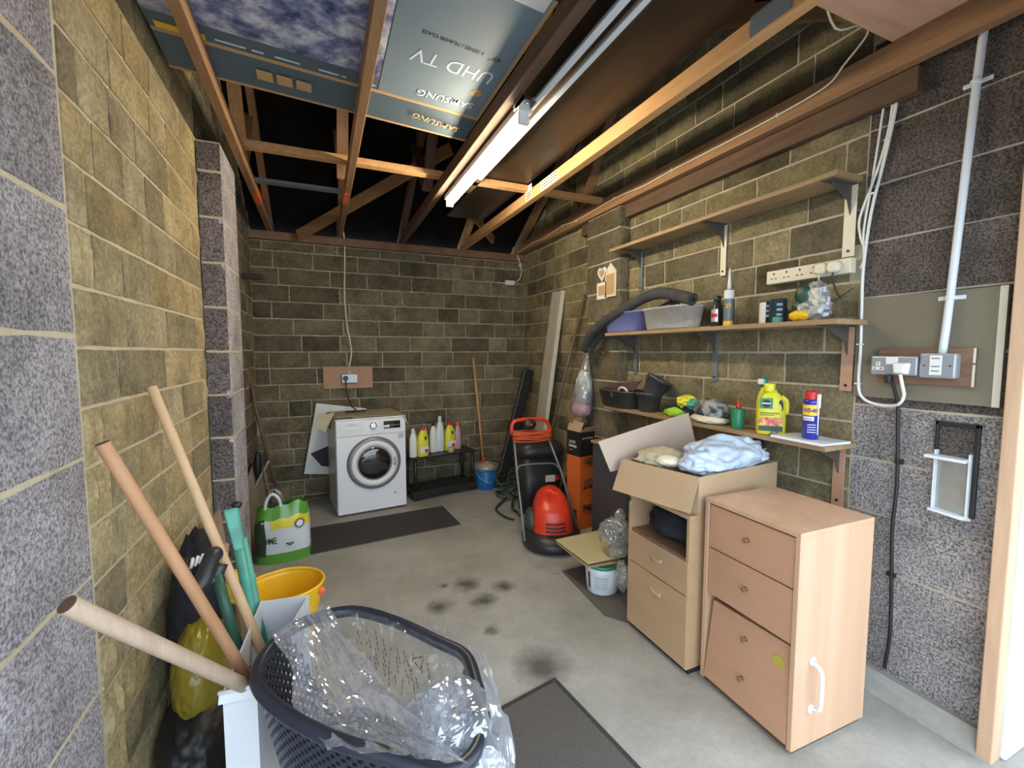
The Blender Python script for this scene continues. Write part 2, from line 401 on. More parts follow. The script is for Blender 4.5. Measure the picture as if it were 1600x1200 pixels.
    def blob(self, c, r, amp=0.15, freq=3.0, seed=0.0, sub=4, flat=None, ridged=True, smooth=True):
        """crumpled soft lump"""
        s = bmesh.ops.create_icosphere(self.bm, subdivisions=sub, radius=1.0)
        c = Vector(c)
        for v in s['verts']:
            n = v.co.normalized()
            q = noise.noise(n * freq + Vector((seed, seed * 1.7, -seed)))
            q2 = noise.noise(n * freq * 2.7 + Vector((seed * 2, 3.1, seed)))
            k = (1 - 2 * abs(q)) * 0.6 + (1 - 2 * abs(q2)) * 0.4 if ridged else q + 0.4 * q2
            p = n * (1 + amp * k - amp * 0.5)
            p = Vector((p.x * r[0], p.y * r[1], p.z * r[2]))
            if flat is not None and p.z < flat: p.z = flat + (p.z - flat) * 0.08
            v.co = c + p
        for f in self.bm.faces: f.smooth = smooth
        return self

def catmull(P, k, closed=False):
    out = []; n = len(P)
    m = n if closed else n - 1
    for i in range(m):
        p0 = P[(i - 1) % n] if closed or i > 0 else P[0]
        p1 = P[i]; p2 = P[(i + 1) % n]
        p3 = P[(i + 2) % n] if closed or i + 2 < n else P[-1]
        for j in range(k):
            t = j / k
            out.append(0.5 * ((2 * p1) + (p2 - p0) * t + (2 * p0 - 5 * p1 + 4 * p2 - p3) * t * t + (3 * p1 - p0 - 3 * p2 + p3) * t ** 3))
    if not closed: out.append(P[-1].copy())
    return out

LAST = [None]
def obj(name, mb, m, parent=None, world=True, bevel=0.0, label=None, seg=2, solid=0.0, sub=0, flat=False):
    if flat:
        for f in mb.bm.faces: f.smooth = False
    me = D.meshes.new(name)
    bmesh.ops.recalc_face_normals(mb.bm, faces=mb.bm.faces) if not solid else None
    mb.bm.to_mesh(me); mb.bm.free()
    me.materials.append(M[m] if isinstance(m, str) else m)
    o = D.objects.new(name, me); COL.objects.link(o)
    if parent:
        o.parent = parent
        if world:
            me.transform(wm(parent).inverted())
    if bevel:
        b = o.modifiers.new('bevel', 'BEVEL'); b.width = bevel; b.segments = seg; b.limit_method = 'ANGLE'
    if solid:
        b = o.modifiers.new('solid', 'SOLIDIFY'); b.thickness = solid; b.offset = 0
    if sub:
        b = o.modifiers.new('sub', 'SUBSURF'); b.levels = sub; b.render_levels = sub
    if label: o['label'] = label
    LAST[0] = o
    return o

def wm(o):
    m = Matrix.LocRotScale(o.location, o.rotation_euler, o.scale)
    return wm(o.parent) @ m if o.parent else m

def tag(o, label, cat, group=None):
    o['label'] = label; o['category'] = cat
    if group: o['group'] = group
    return o

def thing(name, label, cat, loc=(0, 0, 0), rotz=0.0, group=None):
    o = D.objects.new(name, None); COL.objects.link(o)
    o.empty_display_size = 0.05
    o.location = loc; o.rotation_euler = (0, 0, rotz)
    return tag(o, label, cat, group)

def struct(name, mb, m, parent=None, **k):
    o = obj(name, mb, m, parent, **k)
    if not parent: o['kind'] = 'structure'
    return o

def text(name, s, size, org, u, v, m, parent, th=0.0006, stretch=1.0, align='LEFT', bold=0.0, label=None):
    """raised lettering: org = baseline start, u = reading direction, v = up direction of the letters"""
    cu = D.curves.new(name, 'FONT'); cu.body = s; cu.size = size; cu.extrude = th / 2; cu.align_x = align
    cu.offset = bold * size
    cu.resolution_u = 3
    tmp = D.objects.new(name, cu)
    COL.objects.link(tmp)
    dg = bpy.context.evaluated_depsgraph_get()
    me = D.meshes.new_from_object(tmp.evaluated_get(dg))
    D.objects.remove(tmp)
    u = Vector(u).normalized(); v = Vector(v); v = (v - u * v.dot(u)).normalized(); n = u.cross(v)
    mx = Matrix(((u.x * stretch, v.x, n.x, org[0]), (u.y * stretch, v.y, n.y, org[1]), (u.z * stretch, v.z, n.z, org[2]), (0, 0, 0, 1)))
    me.transform(mx)
    me.transform(wm(parent).inverted())
    me.materials.clear(); me.materials.append(M[m])
    o = D.objects.new(name, me); COL.objects.link(o); o.parent = parent
    if label: o['label'] = label
    return o

# ================================================================ THE SETTING
XL, XR, YB = -0.557, 2.17, 4.66          # inner faces of the walls
EAVE, RIDGE_Y, RIDGE_Z = 2.60, 2.70, 3.78

fl = MB(); fl.box(-0.75, 2.45, 0.45, 4.85, -0.12, 0.0)
floor = struct('floor', fl, 'concrete')
dr = MB(); dr.box(-7, 9, -9, 0.45, -0.12, -0.004)
M['drive'] = mat('driveway_concrete', (0.42, 0.42, 0.41), 0.9, c2=(0.5, 0.5, 0.49), scale=4, world_co=True)
struct('driveway', dr, 'drive')

# unit block faces: a rough, slightly pillowed front (local +y) on a body one unit wide and high
def block_mesh(name, seed, m, rough):
    rnd = random.Random(seed); bm = bmesh.new()
    nx, nz = 6, 4
    V = {}
    for i in range(nx):
        for j in range(nz):
            u = i / (nx - 1); w = j / (nz - 1)
            edge = i in (0, nx - 1) or j in (0, nz - 1)
            jx = rnd.uniform(-1, 1) * (0.006 if edge else 0.02); jz = rnd.uniform(-1, 1) * (0.010 if edge else 0.04)
            d = rnd.uniform(0.15, 0.4) * rough if edge else rnd.uniform(0.4, 1.1) * rough
            V[i, j] = bm.verts.new((u + jx, d, w + jz))
    for i in range(nx - 1):
        for j in range(nz - 1):
            bm.faces.new((V[i, j], V[i + 1, j], V[i + 1, j + 1], V[i, j + 1]))
    ring = [(i, 0) for i in range(nx)] + [(nx - 1, j) for j in range(1, nz)] + [(i, nz - 1) for i in range(nx - 2, -1, -1)] + [(0, j) for j in range(nz - 2, 0, -1)]
    back = [bm.verts.new((V[k].co.x, -0.02, V[k].co.z)) for k in ring]
    for a in range(len(ring)):
        b = (a + 1) % len(ring)
        bm.faces.new((V[ring[b]], V[ring[a]], back[a], back[b]))
    bmesh.ops.recalc_face_normals(bm, faces=bm.faces)
    me = D.meshes.new(name); bm.to_mesh(me); bm.free(); me.materials.append(M[m])
    return me

BLK = {}
def blocks_of(m, rough):
    if m not in BLK: BLK[m] = [block_mesh('walling_block', 11 * k + len(m), m, rough) for k in range(6)]
    return BLK[m]

def lay(parent, org, u, n, a0, a1, z0, z1, course, zoff, m, lens, joint=0.012, rough=0.013, seed=1, clip=None, name='stone_block', stagger=True):
    """courses of single blocks on the plane through org; u along the wall, n out of it"""
    rnd = random.Random(seed); u = Vector(u); n = Vector(n); org = Vector(org)
    meshes = blocks_of(m, rough)
    k0 = math.floor((z0 - zoff) / course)
    k = k0
    while zoff + k * course < z1 - 0.015:
        b = max(z0, zoff + k * course); t = min(z1, zoff + (k + 1) * course)
        if t - b > 0.03:
            x = a0 - (rnd.uniform(0, lens[-1] * 0.7) if stagger == True else (lens[0] / 2 if stagger == 'half' and k % 2 else 0))
            while x < a1 - 0.02:
                L = rnd.choice(lens); xa = max(x, a0); xb = min(x + L, a1)
                if a1 - xb < 0.07: xb = a1; 
                if xb - xa > 0.05 and not (clip and clip((xa + xb) / 2, t)):
                    o = D.objects.new(name, rnd.choice(meshes)); COL.objects.link(o); o.parent = parent
                    X = u * (xb - xa - joint); Z = Vector((0, 0, t - b - joint))
                    flip = 1
                    p = org + u * (xa + joint / 2) + Vector((0, 0, b + joint / 2))
                    if u.cross(Vector((0, 0, 1))).dot(n) > 0:      # keep the frame right-handed
                        p = p + X; X = -X
                    o.matrix_local = Matrix(((X.x, n.x, 0, p.x), (X.y, n.y, 0, p.y), (X.z, n.z, Z.z, p.z), (0, 0, 0, 1)))
                x = xb if xb == a1 else x + L
                if xb == a1: break
        k += 1

C, CB = 0.1545, 0.2318
LS = [0.20, 0.235, 0.34, 0.40, 0.44, 0.44]
REC = 0.001
# back wall
w = MB(); w.box(-0.75, 2.45, YB + REC, YB + 0.2, 0, 2.452); wall_back = struct('wall_back', w, 'mortar')
lay(wall_back, (0, YB + REC, 0), (1, 0, 0), (0, -1, 0), XL, XR, 0.0, 2.45, C, 0.047, 'stone_dark', LS, seed=3, joint=0.009)
# right wall: stone from the pier to the back corner, with the gable above
def rake(y): return EAVE + (RIDGE_Z - EAVE) * (1 - abs(y - RIDGE_Y) / (YB + 0.1 - RIDGE_Y))
def gable(xa, xb, y0, y1):
    g = MB(); P = [(xa, y0, 0), (xa, y1, 0), (xa, y1, rake(y1) - 0.03), (xa, RIDGE_Y, RIDGE_Z - 0.03), (xa, y0, rake(y0) - 0.03)]
    g.poly(P, xb - xa, (1, 0, 0)); return g
wall_right = struct('wall_right', gable(XR + REC, XR + 0.2, 0.70, 4.86), 'mortar')
lay(wall_right, (XR + REC, 0, 0), (0, 1, 0), (-1, 0, 0), 1.183, 4.655, 0.0, 3.7, C, 0.047, 'stone', LS, seed=5, clip=lambda y, t: t > rake(y) + 0.02)
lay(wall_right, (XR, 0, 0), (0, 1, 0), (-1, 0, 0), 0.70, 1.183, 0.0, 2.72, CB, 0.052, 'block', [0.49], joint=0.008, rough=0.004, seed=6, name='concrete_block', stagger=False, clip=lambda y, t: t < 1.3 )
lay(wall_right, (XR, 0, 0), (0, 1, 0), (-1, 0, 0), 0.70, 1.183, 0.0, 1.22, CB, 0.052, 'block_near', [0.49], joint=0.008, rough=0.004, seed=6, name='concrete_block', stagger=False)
# left wall
wall_left = struct('wall_left', gable(XL - 0.2, XL - REC, 0.45, 4.86), 'mortar_pale')
lay(wall_left, (XL - REC, 0, 0), (0, 1, 0), (1, 0, 0), 1.445, 2.775, 0.0, 3.0, C, 0.062, 'stone_yellow', LS, seed=8)
lay(wall_left, (XL - REC, 0, 0), (0, 1, 0), (1, 0, 0), 3.22, 4.655, 0.0, 2.62, C, 0.062, 'stone_dark', LS, seed=9)
lay(wall_left, (XL - REC, 0, 0), (0, 1, 0), (1, 0, 0), 0.95, 1.445, 0.0, 2.78, 2 * C, -0.064, 'block_light', [0.6], joint=0.014, rough=0.004, seed=10, name='concrete_block', stagger=False)
lay(wall_left, (XL - REC, 0, 0), (0, 1, 0), (1, 0, 0), 0.50, 0.95, 0.0, 2.78, 2 * C, -0.064, 'block_light', [0.6], joint=0.014, rough=0.004, seed=11, name='concrete_block', stagger=False)

lay(wall_left, (XL - REC, 0, 0), (0, 1, 0), (1, 0, 0), 2.775, 3.22, 2.52, 3.3, C, 0.062, 'stone_dark', LS, seed=12)
lay(wall_left, (XL - REC, 0, 0), (0, 1, 0), (1, 0, 0), 3.22, 4.655, 2.62, 3.3, C, 0.062, 'stone_dark', LS, seed=13, clip=lambda y, t: t > rake(y))
# the two piers half way down the garage
def pier(x0, x1, nface, y0, y1, z1, label, m, mf=None):
    p = MB(); p.box(x0 + 0.006, x1 - 0.006, y0 + 0.006, y1 - 0.006, 0, z1)
    o = struct('pier', p, 'mortar_pale' if x0 < 0 else 'mortar', label=label)
    fx = x1 if nface > 0 else x0
    lay(o, (fx - 0.006 * nface, 0, 0), (0, 1, 0), (nface, 0, 0), y0, y1, 0, z1, CB, 0.052, m, [y1 - y0], joint=0.013, rough=0.004, seed=2, name='concrete_block', stagger=False)
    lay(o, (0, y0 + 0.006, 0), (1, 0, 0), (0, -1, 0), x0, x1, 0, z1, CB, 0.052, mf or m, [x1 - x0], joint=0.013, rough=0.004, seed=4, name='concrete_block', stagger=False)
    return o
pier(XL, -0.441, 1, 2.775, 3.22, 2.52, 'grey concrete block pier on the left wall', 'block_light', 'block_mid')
pier(2.07, XR, -1, 2.76, 3.20, 2.52, 'concrete block pier on the right wall', 'stone_dark')

# concrete kerb at the foot of the right pier, door jamb and frame
k = MB()
k.hexa([(2.10, 0.66, 0), (2.10, 1.2, 0), (2.18, 1.2, 0), (2.18, 0.66, 0)], [(2.145, 0.66, 0.075), (2.135, 1.2, 0.085), (2.18, 1.2, 0.085), (2.18, 0.66, 0.075)])
struct('baseboard_right', k, 'concrete')
j = MB(); j.box(2.105, 2.168, 0.655, 0.697, 0, 2.62); struct('trim_1', j, 'jamb', bevel=0.004)
j = MB(); j.box(2.17, 2.62, 0.64, 0.69, 0, 2.45); struct('door_1', j, 'pvc', bevel=0.01)
ln = MB(); ln.box(-1.6, 3.2, 0.27, 0.34, 2.12, 2.60); struct('added_sky_blocker', ln, 'timber_pale')  # header added out of view to block sky light and darken the ceiling
wf = MB(); wf.box(-1.6, XL - 0.02, 0.42, 0.62, 0, 2.62); wf.box(2.62, 3.6, 0.42, 0.62, 0, 2.62); struct('wall_front', wf, 'block_near')
# timber plate on the back wall, dark ledger along the right one
p = MB(); p.box(XL, XR, 4.60, 4.80, 2.452, 2.525); struct('trim_3', p, 'plate_wood', bevel=0.004)
p = MB(); p.box(2.115, XR - 0.008, 1.0, 3.36, 2.435, 2.53); struct('trim_4', p, 'timber_dark', bevel=0.004)
# roof: two felted slopes
for nm, y0, y1 in (('ceiling', 4.95, RIDGE_Y), ('ceiling', 0.30, RIDGE_Y)):
    r = MB(); z0 = EAVE + 0.02 - 0.0
    zz = lambda y: RIDGE_Z + 0.03 - (RIDGE_Z - EAVE) / (YB + 0.1 - RIDGE_Y) * abs(y - RIDGE_Y)
    r.hexa([(-1.0, y0, zz(y0)), (2.7, y0, zz(y0)), (2.7, y1, zz(y1)), (-1.0, y1, zz(y1))], [(-1.0, y0, zz(y0) + 0.06), (2.7, y0, zz(y0) + 0.06), (2.7, y1, zz(y1) + 0.06), (-1.0, y1, zz(y1) + 0.06)])
    struct(nm, r, 'felt')

# ---------------------------------------------------------------- roof trusses
def truss(x, label, m, w=0.042, zb=2.53, h=0.075, side=-1, webs=(0, 1, 2, 3)):
    t = thing('roof_truss', label, 'roof truss', (x, YB, zb), 0, 'roof trusses')
    b = MB(); b.box(x - w / 2, x + w / 2, 0.62, 4.76, zb, zb + h); obj('bottom_chord', b, m, t, bevel=0.003)
    for y0 in (4.80, 0.45):
        z0 = 2.60 if y0 > 4 else 2.60
        b = MB(); b.beam((x, y0, rake(y0) - 0.05 if y0 > 1 else rake(y0) - 0.05), (x, RIDGE_Y, RIDGE_Z - 0.05), w, 0.09); obj('rafter', b, m, t)
    for k, ((ya, za), (yb, zb2)) in enumerate((((3.35, 2.57), (3.75, rake(3.75) - 0.06)), ((3.35, 2.57), (2.72, 3.66)), ((2.05, 2.57), (2.68, 3.66)), ((2.05, 2.57), (1.65, rake(1.65) - 0.06)))):
        if k not in webs: continue
        b = MB(); b.beam((x + side * 0.03, ya, za + 0.07), (x + side * 0.03, yb, zb2), 0.03, 0.07, up=(1, 0, 0)); obj('web', b, m, t)
    return t
tA = truss(-0.388, 'brown roof truss nearest the left wall with an orange paint mark', 'timber')
tB = truss(0.207, 'brown roof truss crossing under the box, above the white cable, second from the left wall', 'timber')
tC = truss(0.795, 'dark brown roof truss that carries the lit strip light', 'timber_dark', w=0.05, webs=(0, 1))
tD = truss(1.445, 'bright orange-toned roof truss with paper stickers, right of the strip light', 'timber_pale', w=0.05, webs=())
tE = truss(2.09, 'brown roof truss along the right wall with a white cable clipped to it', 'timber', w=0.05, h=0.105, side=1, webs=(0, 1))
for t, x0, x1, y0, y1 in ((tA, -0.3672, -0.3655, (-0.366, 3.604, 2.591)[1], (-0.366, 3.831, 2.501)[1]), (tB, 0.1845, 0.186, (0.185, 3.332, 2.503)[1], (0.185, 3.571, 2.412)[1])):
    b = MB(); b.box(x0, x1, min(y0, y1), max(y0, y1), 2.532, 2.60); b.box(min(x0, x1) - (0.028 if x0 < 0 else 0), max(x0, x1) + (0.028 if x0 > 0 else 0), min(y0, y1), max(y0, y1), 2.5285, 2.5298)
    obj('paint_mark', b, 'spray_orange', t, label='fluorescent orange paint mark')
for ya, yb, za, zb_, nm in ((2.55, 2.78, 2.535, 2.60, 'sticker'), (2.92, 3.02, 2.535, 2.64, 'sticker')):
    b = MB(); b.box(1.4185, 1.4198, ya, yb, za, zb_); s = obj(nm, b, 'cream', tD, label='pale printed paper sticker')
    for r_ in range(3):
        q = MB()
        for kx in range(7):
            y = ya + 0.01 + kx * (yb - ya - 0.02) / 7
            q.box(1.4178, 1.4184, y, y + (yb - ya) / 11, za + 0.012 + r_ * 0.018, za + 0.02 + r_ * 0.018)
        obj('printing', q, 'print_black', s)
b = MB(); b.box(1.4165, 1.4198, 1.02, 1.17, 2.54, 2.606); b.box(1.4165, 1.47, 1.02, 1.17, 2.6045, 2.609); obj('nail_plate', b, 'steel_grey', tD, label='rough grey metal connector plate')
b = MB(); b.box(-0.41, 2.09, 2.98, 3.045, 2.606, 2.645); o = obj('cross_batten', b, 'timber_pale', bevel=0.003); tag(o, 'long straight timber batten laid across the roof trusses', 'batten')
b = MB(); b.box(-0.37, 0.18, 3.46, 3.52, 2.58, 2.60); o = obj('thin_batten', b, 'steel_grey'); tag(o, 'thin grey batten between the two left trusses', 'batten')
b = MB(); b.beam((-0.149, 4.5, 2.485), (0.995, 3.5, 3.037), 0.03, 0.09); o = obj('diagonal_brace', b, 'timber'); tag(o, 'long diagonal timber brace rising from the back plate under the roof', 'brace')
b = MB(); b.beam((1.75, 4.55, 2.64), (1.05, 3.9, 2.95), 0.03, 0.08); o = obj('diagonal_brace', b, 'timber'); tag(o, 'short timber brace crossing behind the orange-toned truss', 'brace')
# offcut of board bridging two trusses at the front
b = MB(); b.box(1.40, 2.085, 0.82, 1.07, 2.637, 2.675); M['pinkwood'] = mat('pink_planed_wood', (0.52, 0.30, 0.19), 0.7, c2=(0.66, 0.41, 0.27), scale=5, stretch=(0.6, 6, 6)); o = obj('short_board', b, 'pinkwood', bevel=0.003); tag(o, 'short pale wooden board bridging the trusses at top right', 'board')

# brown sheets stored on the trusses
b = MB(); b.box(1.075, 1.415, 0.84, 3.95, 2.650, 2.667, None); o = obj('hardboard_sheet', b, 'sheet_brown', bevel=0.001); tag(o, 'wide dark brown sheet stored on the trusses right of the strip light', 'sheet')
b = MB(); b.box(0.865, 1.115, 0.90, 3.1, 2.690, 2.702); o = obj('hardboard_sheet', b, 'sheet_brown'); tag(o, 'narrow dark brown sheet above the two white strips', 'sheet')
b = MB(); b.box(1.068, 1.078, 0.84, 3.3, 2.648, 2.656); o = obj('thin_lath', b, 'timber_pale'); tag(o, 'thin pale lath along the edge of the dark brown sheet', 'lath')
for x0, x1, ye, z, lab in ((0.908, 0.938, 2.2, 2.555, 'wide white plastic strip stored beside the strip light'), (0.975, 0.998, 2.80, 2.555, 'narrow white plastic strip stored right of the wider one')):
    b = MB(); b.box(x0, x1, 0.72, ye, z, z + 0.012); b.box(x0, x0 + 0.003, 0.72, ye, z + 0.008, z + 0.014)
    o = obj('plastic_strip', b, 'pvc'); tag(o, lab, 'strip', 'white strips on the trusses')
b = MB(); b.box(1.0, 1.05, 0.84, 3.2, 2.606, 2.65); o = obj('stored_lath', b, 'timber_dark'); tag(o, 'dark square lath stored right of the white strips', 'lath')

# ---------------------------------------------------------------- strip light
t = thing('strip_light', 'lit fluorescent strip light with silver end bracket under the dark truss', 'lamp', (0.86, 2.45, 2.53))
b = MB(); b.box(0.828, 0.898, 1.84, 3.10, 2.498, 2.53); obj('batten_housing', b, 'white', t, bevel=0.003)
b = MB(); b.tube([(0.863, 1.875, 2.475), (0.863, 3.075, 2.475)], 0.021, 16); obj('tube', b, 'tube', t)
for y in (1.86, 3.09):
    b = MB(); b.box(0.838, 0.888, y - 0.012, y + 0.012, 2.452, 2.50); obj('end_cap', b, 'white', t, bevel=0.004)
b = MB(); b.box(0.812, 0.875, 1.755, 1.84, 2.50, 2.516); b.box(0.812, 0.818, 1.755, 1.86, 2.50, 2.56); b.tube([(0.845, 1.79, 2.497), (0.845, 1.79, 2.51)], 0.012); obj('bracket', b, 'chrome', t, label='silver end bracket')

# ---------------------------------------------------------------- big television carton on the trusses
t = thing('television_box', 'large blue-grey television carton with cloud picture lying flat on the roof trusses', 'box', (0.1, 1.85, 2.612), 0)
def tb(x, y): # box frame: x across, y deep (slightly askew)
    a = math.radians(6.0); cx, cy = 0.765, 2.40
    return (cx + x * math.cos(a) - y * math.sin(a) * 0.0, cy + y + x * math.tan(a), 2.612)
def quad(x0, x1, y0, y1, z=2.612):
    return [(p[0], p[1], z) for p in (tb(x0, y0), tb(x1, y0), tb(x1, y1), tb(x0, y1))]
b = MB(); b.hexa(quad(-1.30, 0, -1.02, 0, 2.613), quad(-1.30, 0, -1.02, 0, 2.76)); obj('carton', b, 'box_blue', t)
def panel(nm, x0, x1, y0, y1, m, z=2.6125, th=0.0008, par=None, lab=None):
    b = MB(); b.hexa(quad(x0, x1, y0, y1, z - th), quad(x0, x1, y0, y1, z)); return obj(nm, b, m, par or t, label=lab)
panel('picture', -1.30, -0.50, -1.02, -0.26, 'cloud', lab='printed picture of clouds')
info = panel('printed_panel', -0.495, -0.012, -1.02, -0.21, 'box_blue', lab='blue-grey printed panel')
info.data.materials[0] = M['box_panel'] = mat('printed_blue_panel', (0.20, 0.27, 0.33), 0.5, c2=(0.15, 0.21, 0.26), scale=1.2)
panel('tape_line', -1.30, 0.0, -0.208, -0.185, 'tan_print', lab='bare tan card edge')
panel('tape_line', -0.012, 0.004, -1.02, 0.0, 'tan_print', z=2.6122)
# end flap, rising a little behind the flat face
b = MB(); q = quad(-1.30, 0.0, -0.185, 0.02); q2 = [(p[0], p[1], 2.612 + (0.0 if i < 2 else -0.01)) for i, p in enumerate(q)]
b.hexa([(p[0], p[1], p[2] - 0.0012) for p in q2], [(p[0], p[1], p[2] + 0.0005) for p in q2]); flap = obj('end_flap', b, 'box_blue', t, label='dark teal end flap')
b = MB(); b.hexa(quad(-1.3, 0.003, 0.012, 0.026, 2.599), quad(-1.3, 0.003, 0.012, 0.026, 2.603)); obj('flap_edge', b, 'tan_print', t)

def fit_text(name, s, a, b, up, cap, m, parent, th=0.0006, bold=0.0, label=None):
    """lettering whose baseline runs exactly from a to b, capitals cap high"""
    cu = D.curves.new(name, 'FONT'); cu.body = s; cu.size = 1.0; cu.offset = bold; cu.extrude = 0.0; cu.resolution_u = 3
    tmp = D.objects.new(name, cu); COL.objects.link(tmp)
    dg = bpy.context.evaluated_depsgraph_get(); me = D.meshes.new_from_object(tmp.evaluated_get(dg)); D.objects.remove(tmp)
    xs = [v.co.x for v in me.vertices]; x0, x1 = min(xs), max(xs)
    a = Vector(a); b = Vector(b); u = (b - a).normalized(); v = Vector(up); v = (v - u * v.dot(u)).normalized(); n = u.cross(v)
    k = (b - a).length / (x1 - x0); h = cap / 0.70
    U = u * k; V = v * h
    a = a - U * x0
    me.transform(Matrix(((U.x, V.x, n.x, a.x), (U.y, V.y, n.y, a.y), (U.z, V.z, n.z, a.z), (0, 0, 0, 1))))
    me.transform(wm(parent).inverted())
    me.materials.clear(); me.materials.append(M[m])
    o = D.objects.new(name, me); COL.objects.link(o); o.parent = parent
    md = o.modifiers.new('solid', 'SOLIDIFY'); md.thickness = th; md.offset = 0
    if label: o['label'] = label
    return o
UP = (0, 1, 0)
fit_text('lettering', 'SAMSUNG', (0.705, 2.076, 2.611), (0.435, 2.059, 2.611), UP, 0.048, 'box_lettering', info, bold=0.02)
fit_text('lettering', 'UHD TV', (0.716, 1.828, 2.611), (0.367, 1.794, 2.611), UP, 0.078, 'box_lettering', info)
fit_text('lettering', '49\u2033', (0.708, 1.724, 2.611), (0.652, 1.719, 2.611), UP, 0.030, 'print_black', info)
fit_text('lettering', '6 SERIES | MU6470 CLASS', (0.627, 1.717, 2.611), (0.378, 1.686, 2.611), UP, 0.018, 'print_black', info)
fit_text('lettering', 'SAMSUNG', (0.704, 2.303, 2.6), (0.451, 2.244, 2.6), UP, 0.045, 'tan_print', flap, bold=0.02)
b = MB(); b.lathe([(0.026, 2.6105), (0.026, 2.6115)], 20, ((0.684, 1.987, 2.61)[0], (0.684, 1.987, 2.61)[1], 0)); obj('emblem', b, 'tan_print', info)
b = MB(); b.hexa(quad(-0.24, -0.02, -1.02, -0.955, 2.6105), quad(-0.24, -0.02, -1.02, -0.955, 2.6115)); lb = obj('shipping_label', b, 'print_white', info, label='white shipping label')
b = MB()
rr = random.Random(4)
for i in range(20): b.hexa(quad(-0.225 + i * 0.006, -0.2222 + i * 0.006 + rr.random() * 0.002, -1.005, -0.97, 2.6098), quad(-0.225 + i * 0.006, -0.2222 + i * 0.006, -1.005, -0.97, 2.6104))
obj('barcode', b, 'print_black', lb)
# small print and icons along the dark border of the picture and the flap
b = MB()
for i, (x, wd) in enumerate(((-1.10, 0.10), (-0.98, 0.04), (-0.90, 0.09), (-0.74, 0.09), (-0.66, 0.03), (-0.57, 0.06))):
    b.hexa(quad(x, x + wd, -0.24, -0.232, 2.6098), quad(x, x + wd, -0.24, -0.232, 2.6112))
band = panel('picture_border', -1.30, -0.50, -0.30, -0.21, 'box_blue', z=2.6118)
obj('small_print', b, 'box_lettering', band)
b = MB()
for i in range(3): b.hexa(quad(-0.98 + i * 0.075, -0.92 + i * 0.075, -0.13, -0.06, 2.5990), quad(-0.98 + i * 0.075, -0.92 + i * 0.075, -0.13, -0.06, 2.6008))
obj('icon_square', b, 'tan_print', flap, label='tan handling icons')
b = MB(); b.hexa(quad(-1.28, -1.13, -0.25, -0.215, 2.6085), quad(-1.28, -1.13, -0.25, -0.215, 2.6098)); obj('yellow_label', b, 'yellow', band)

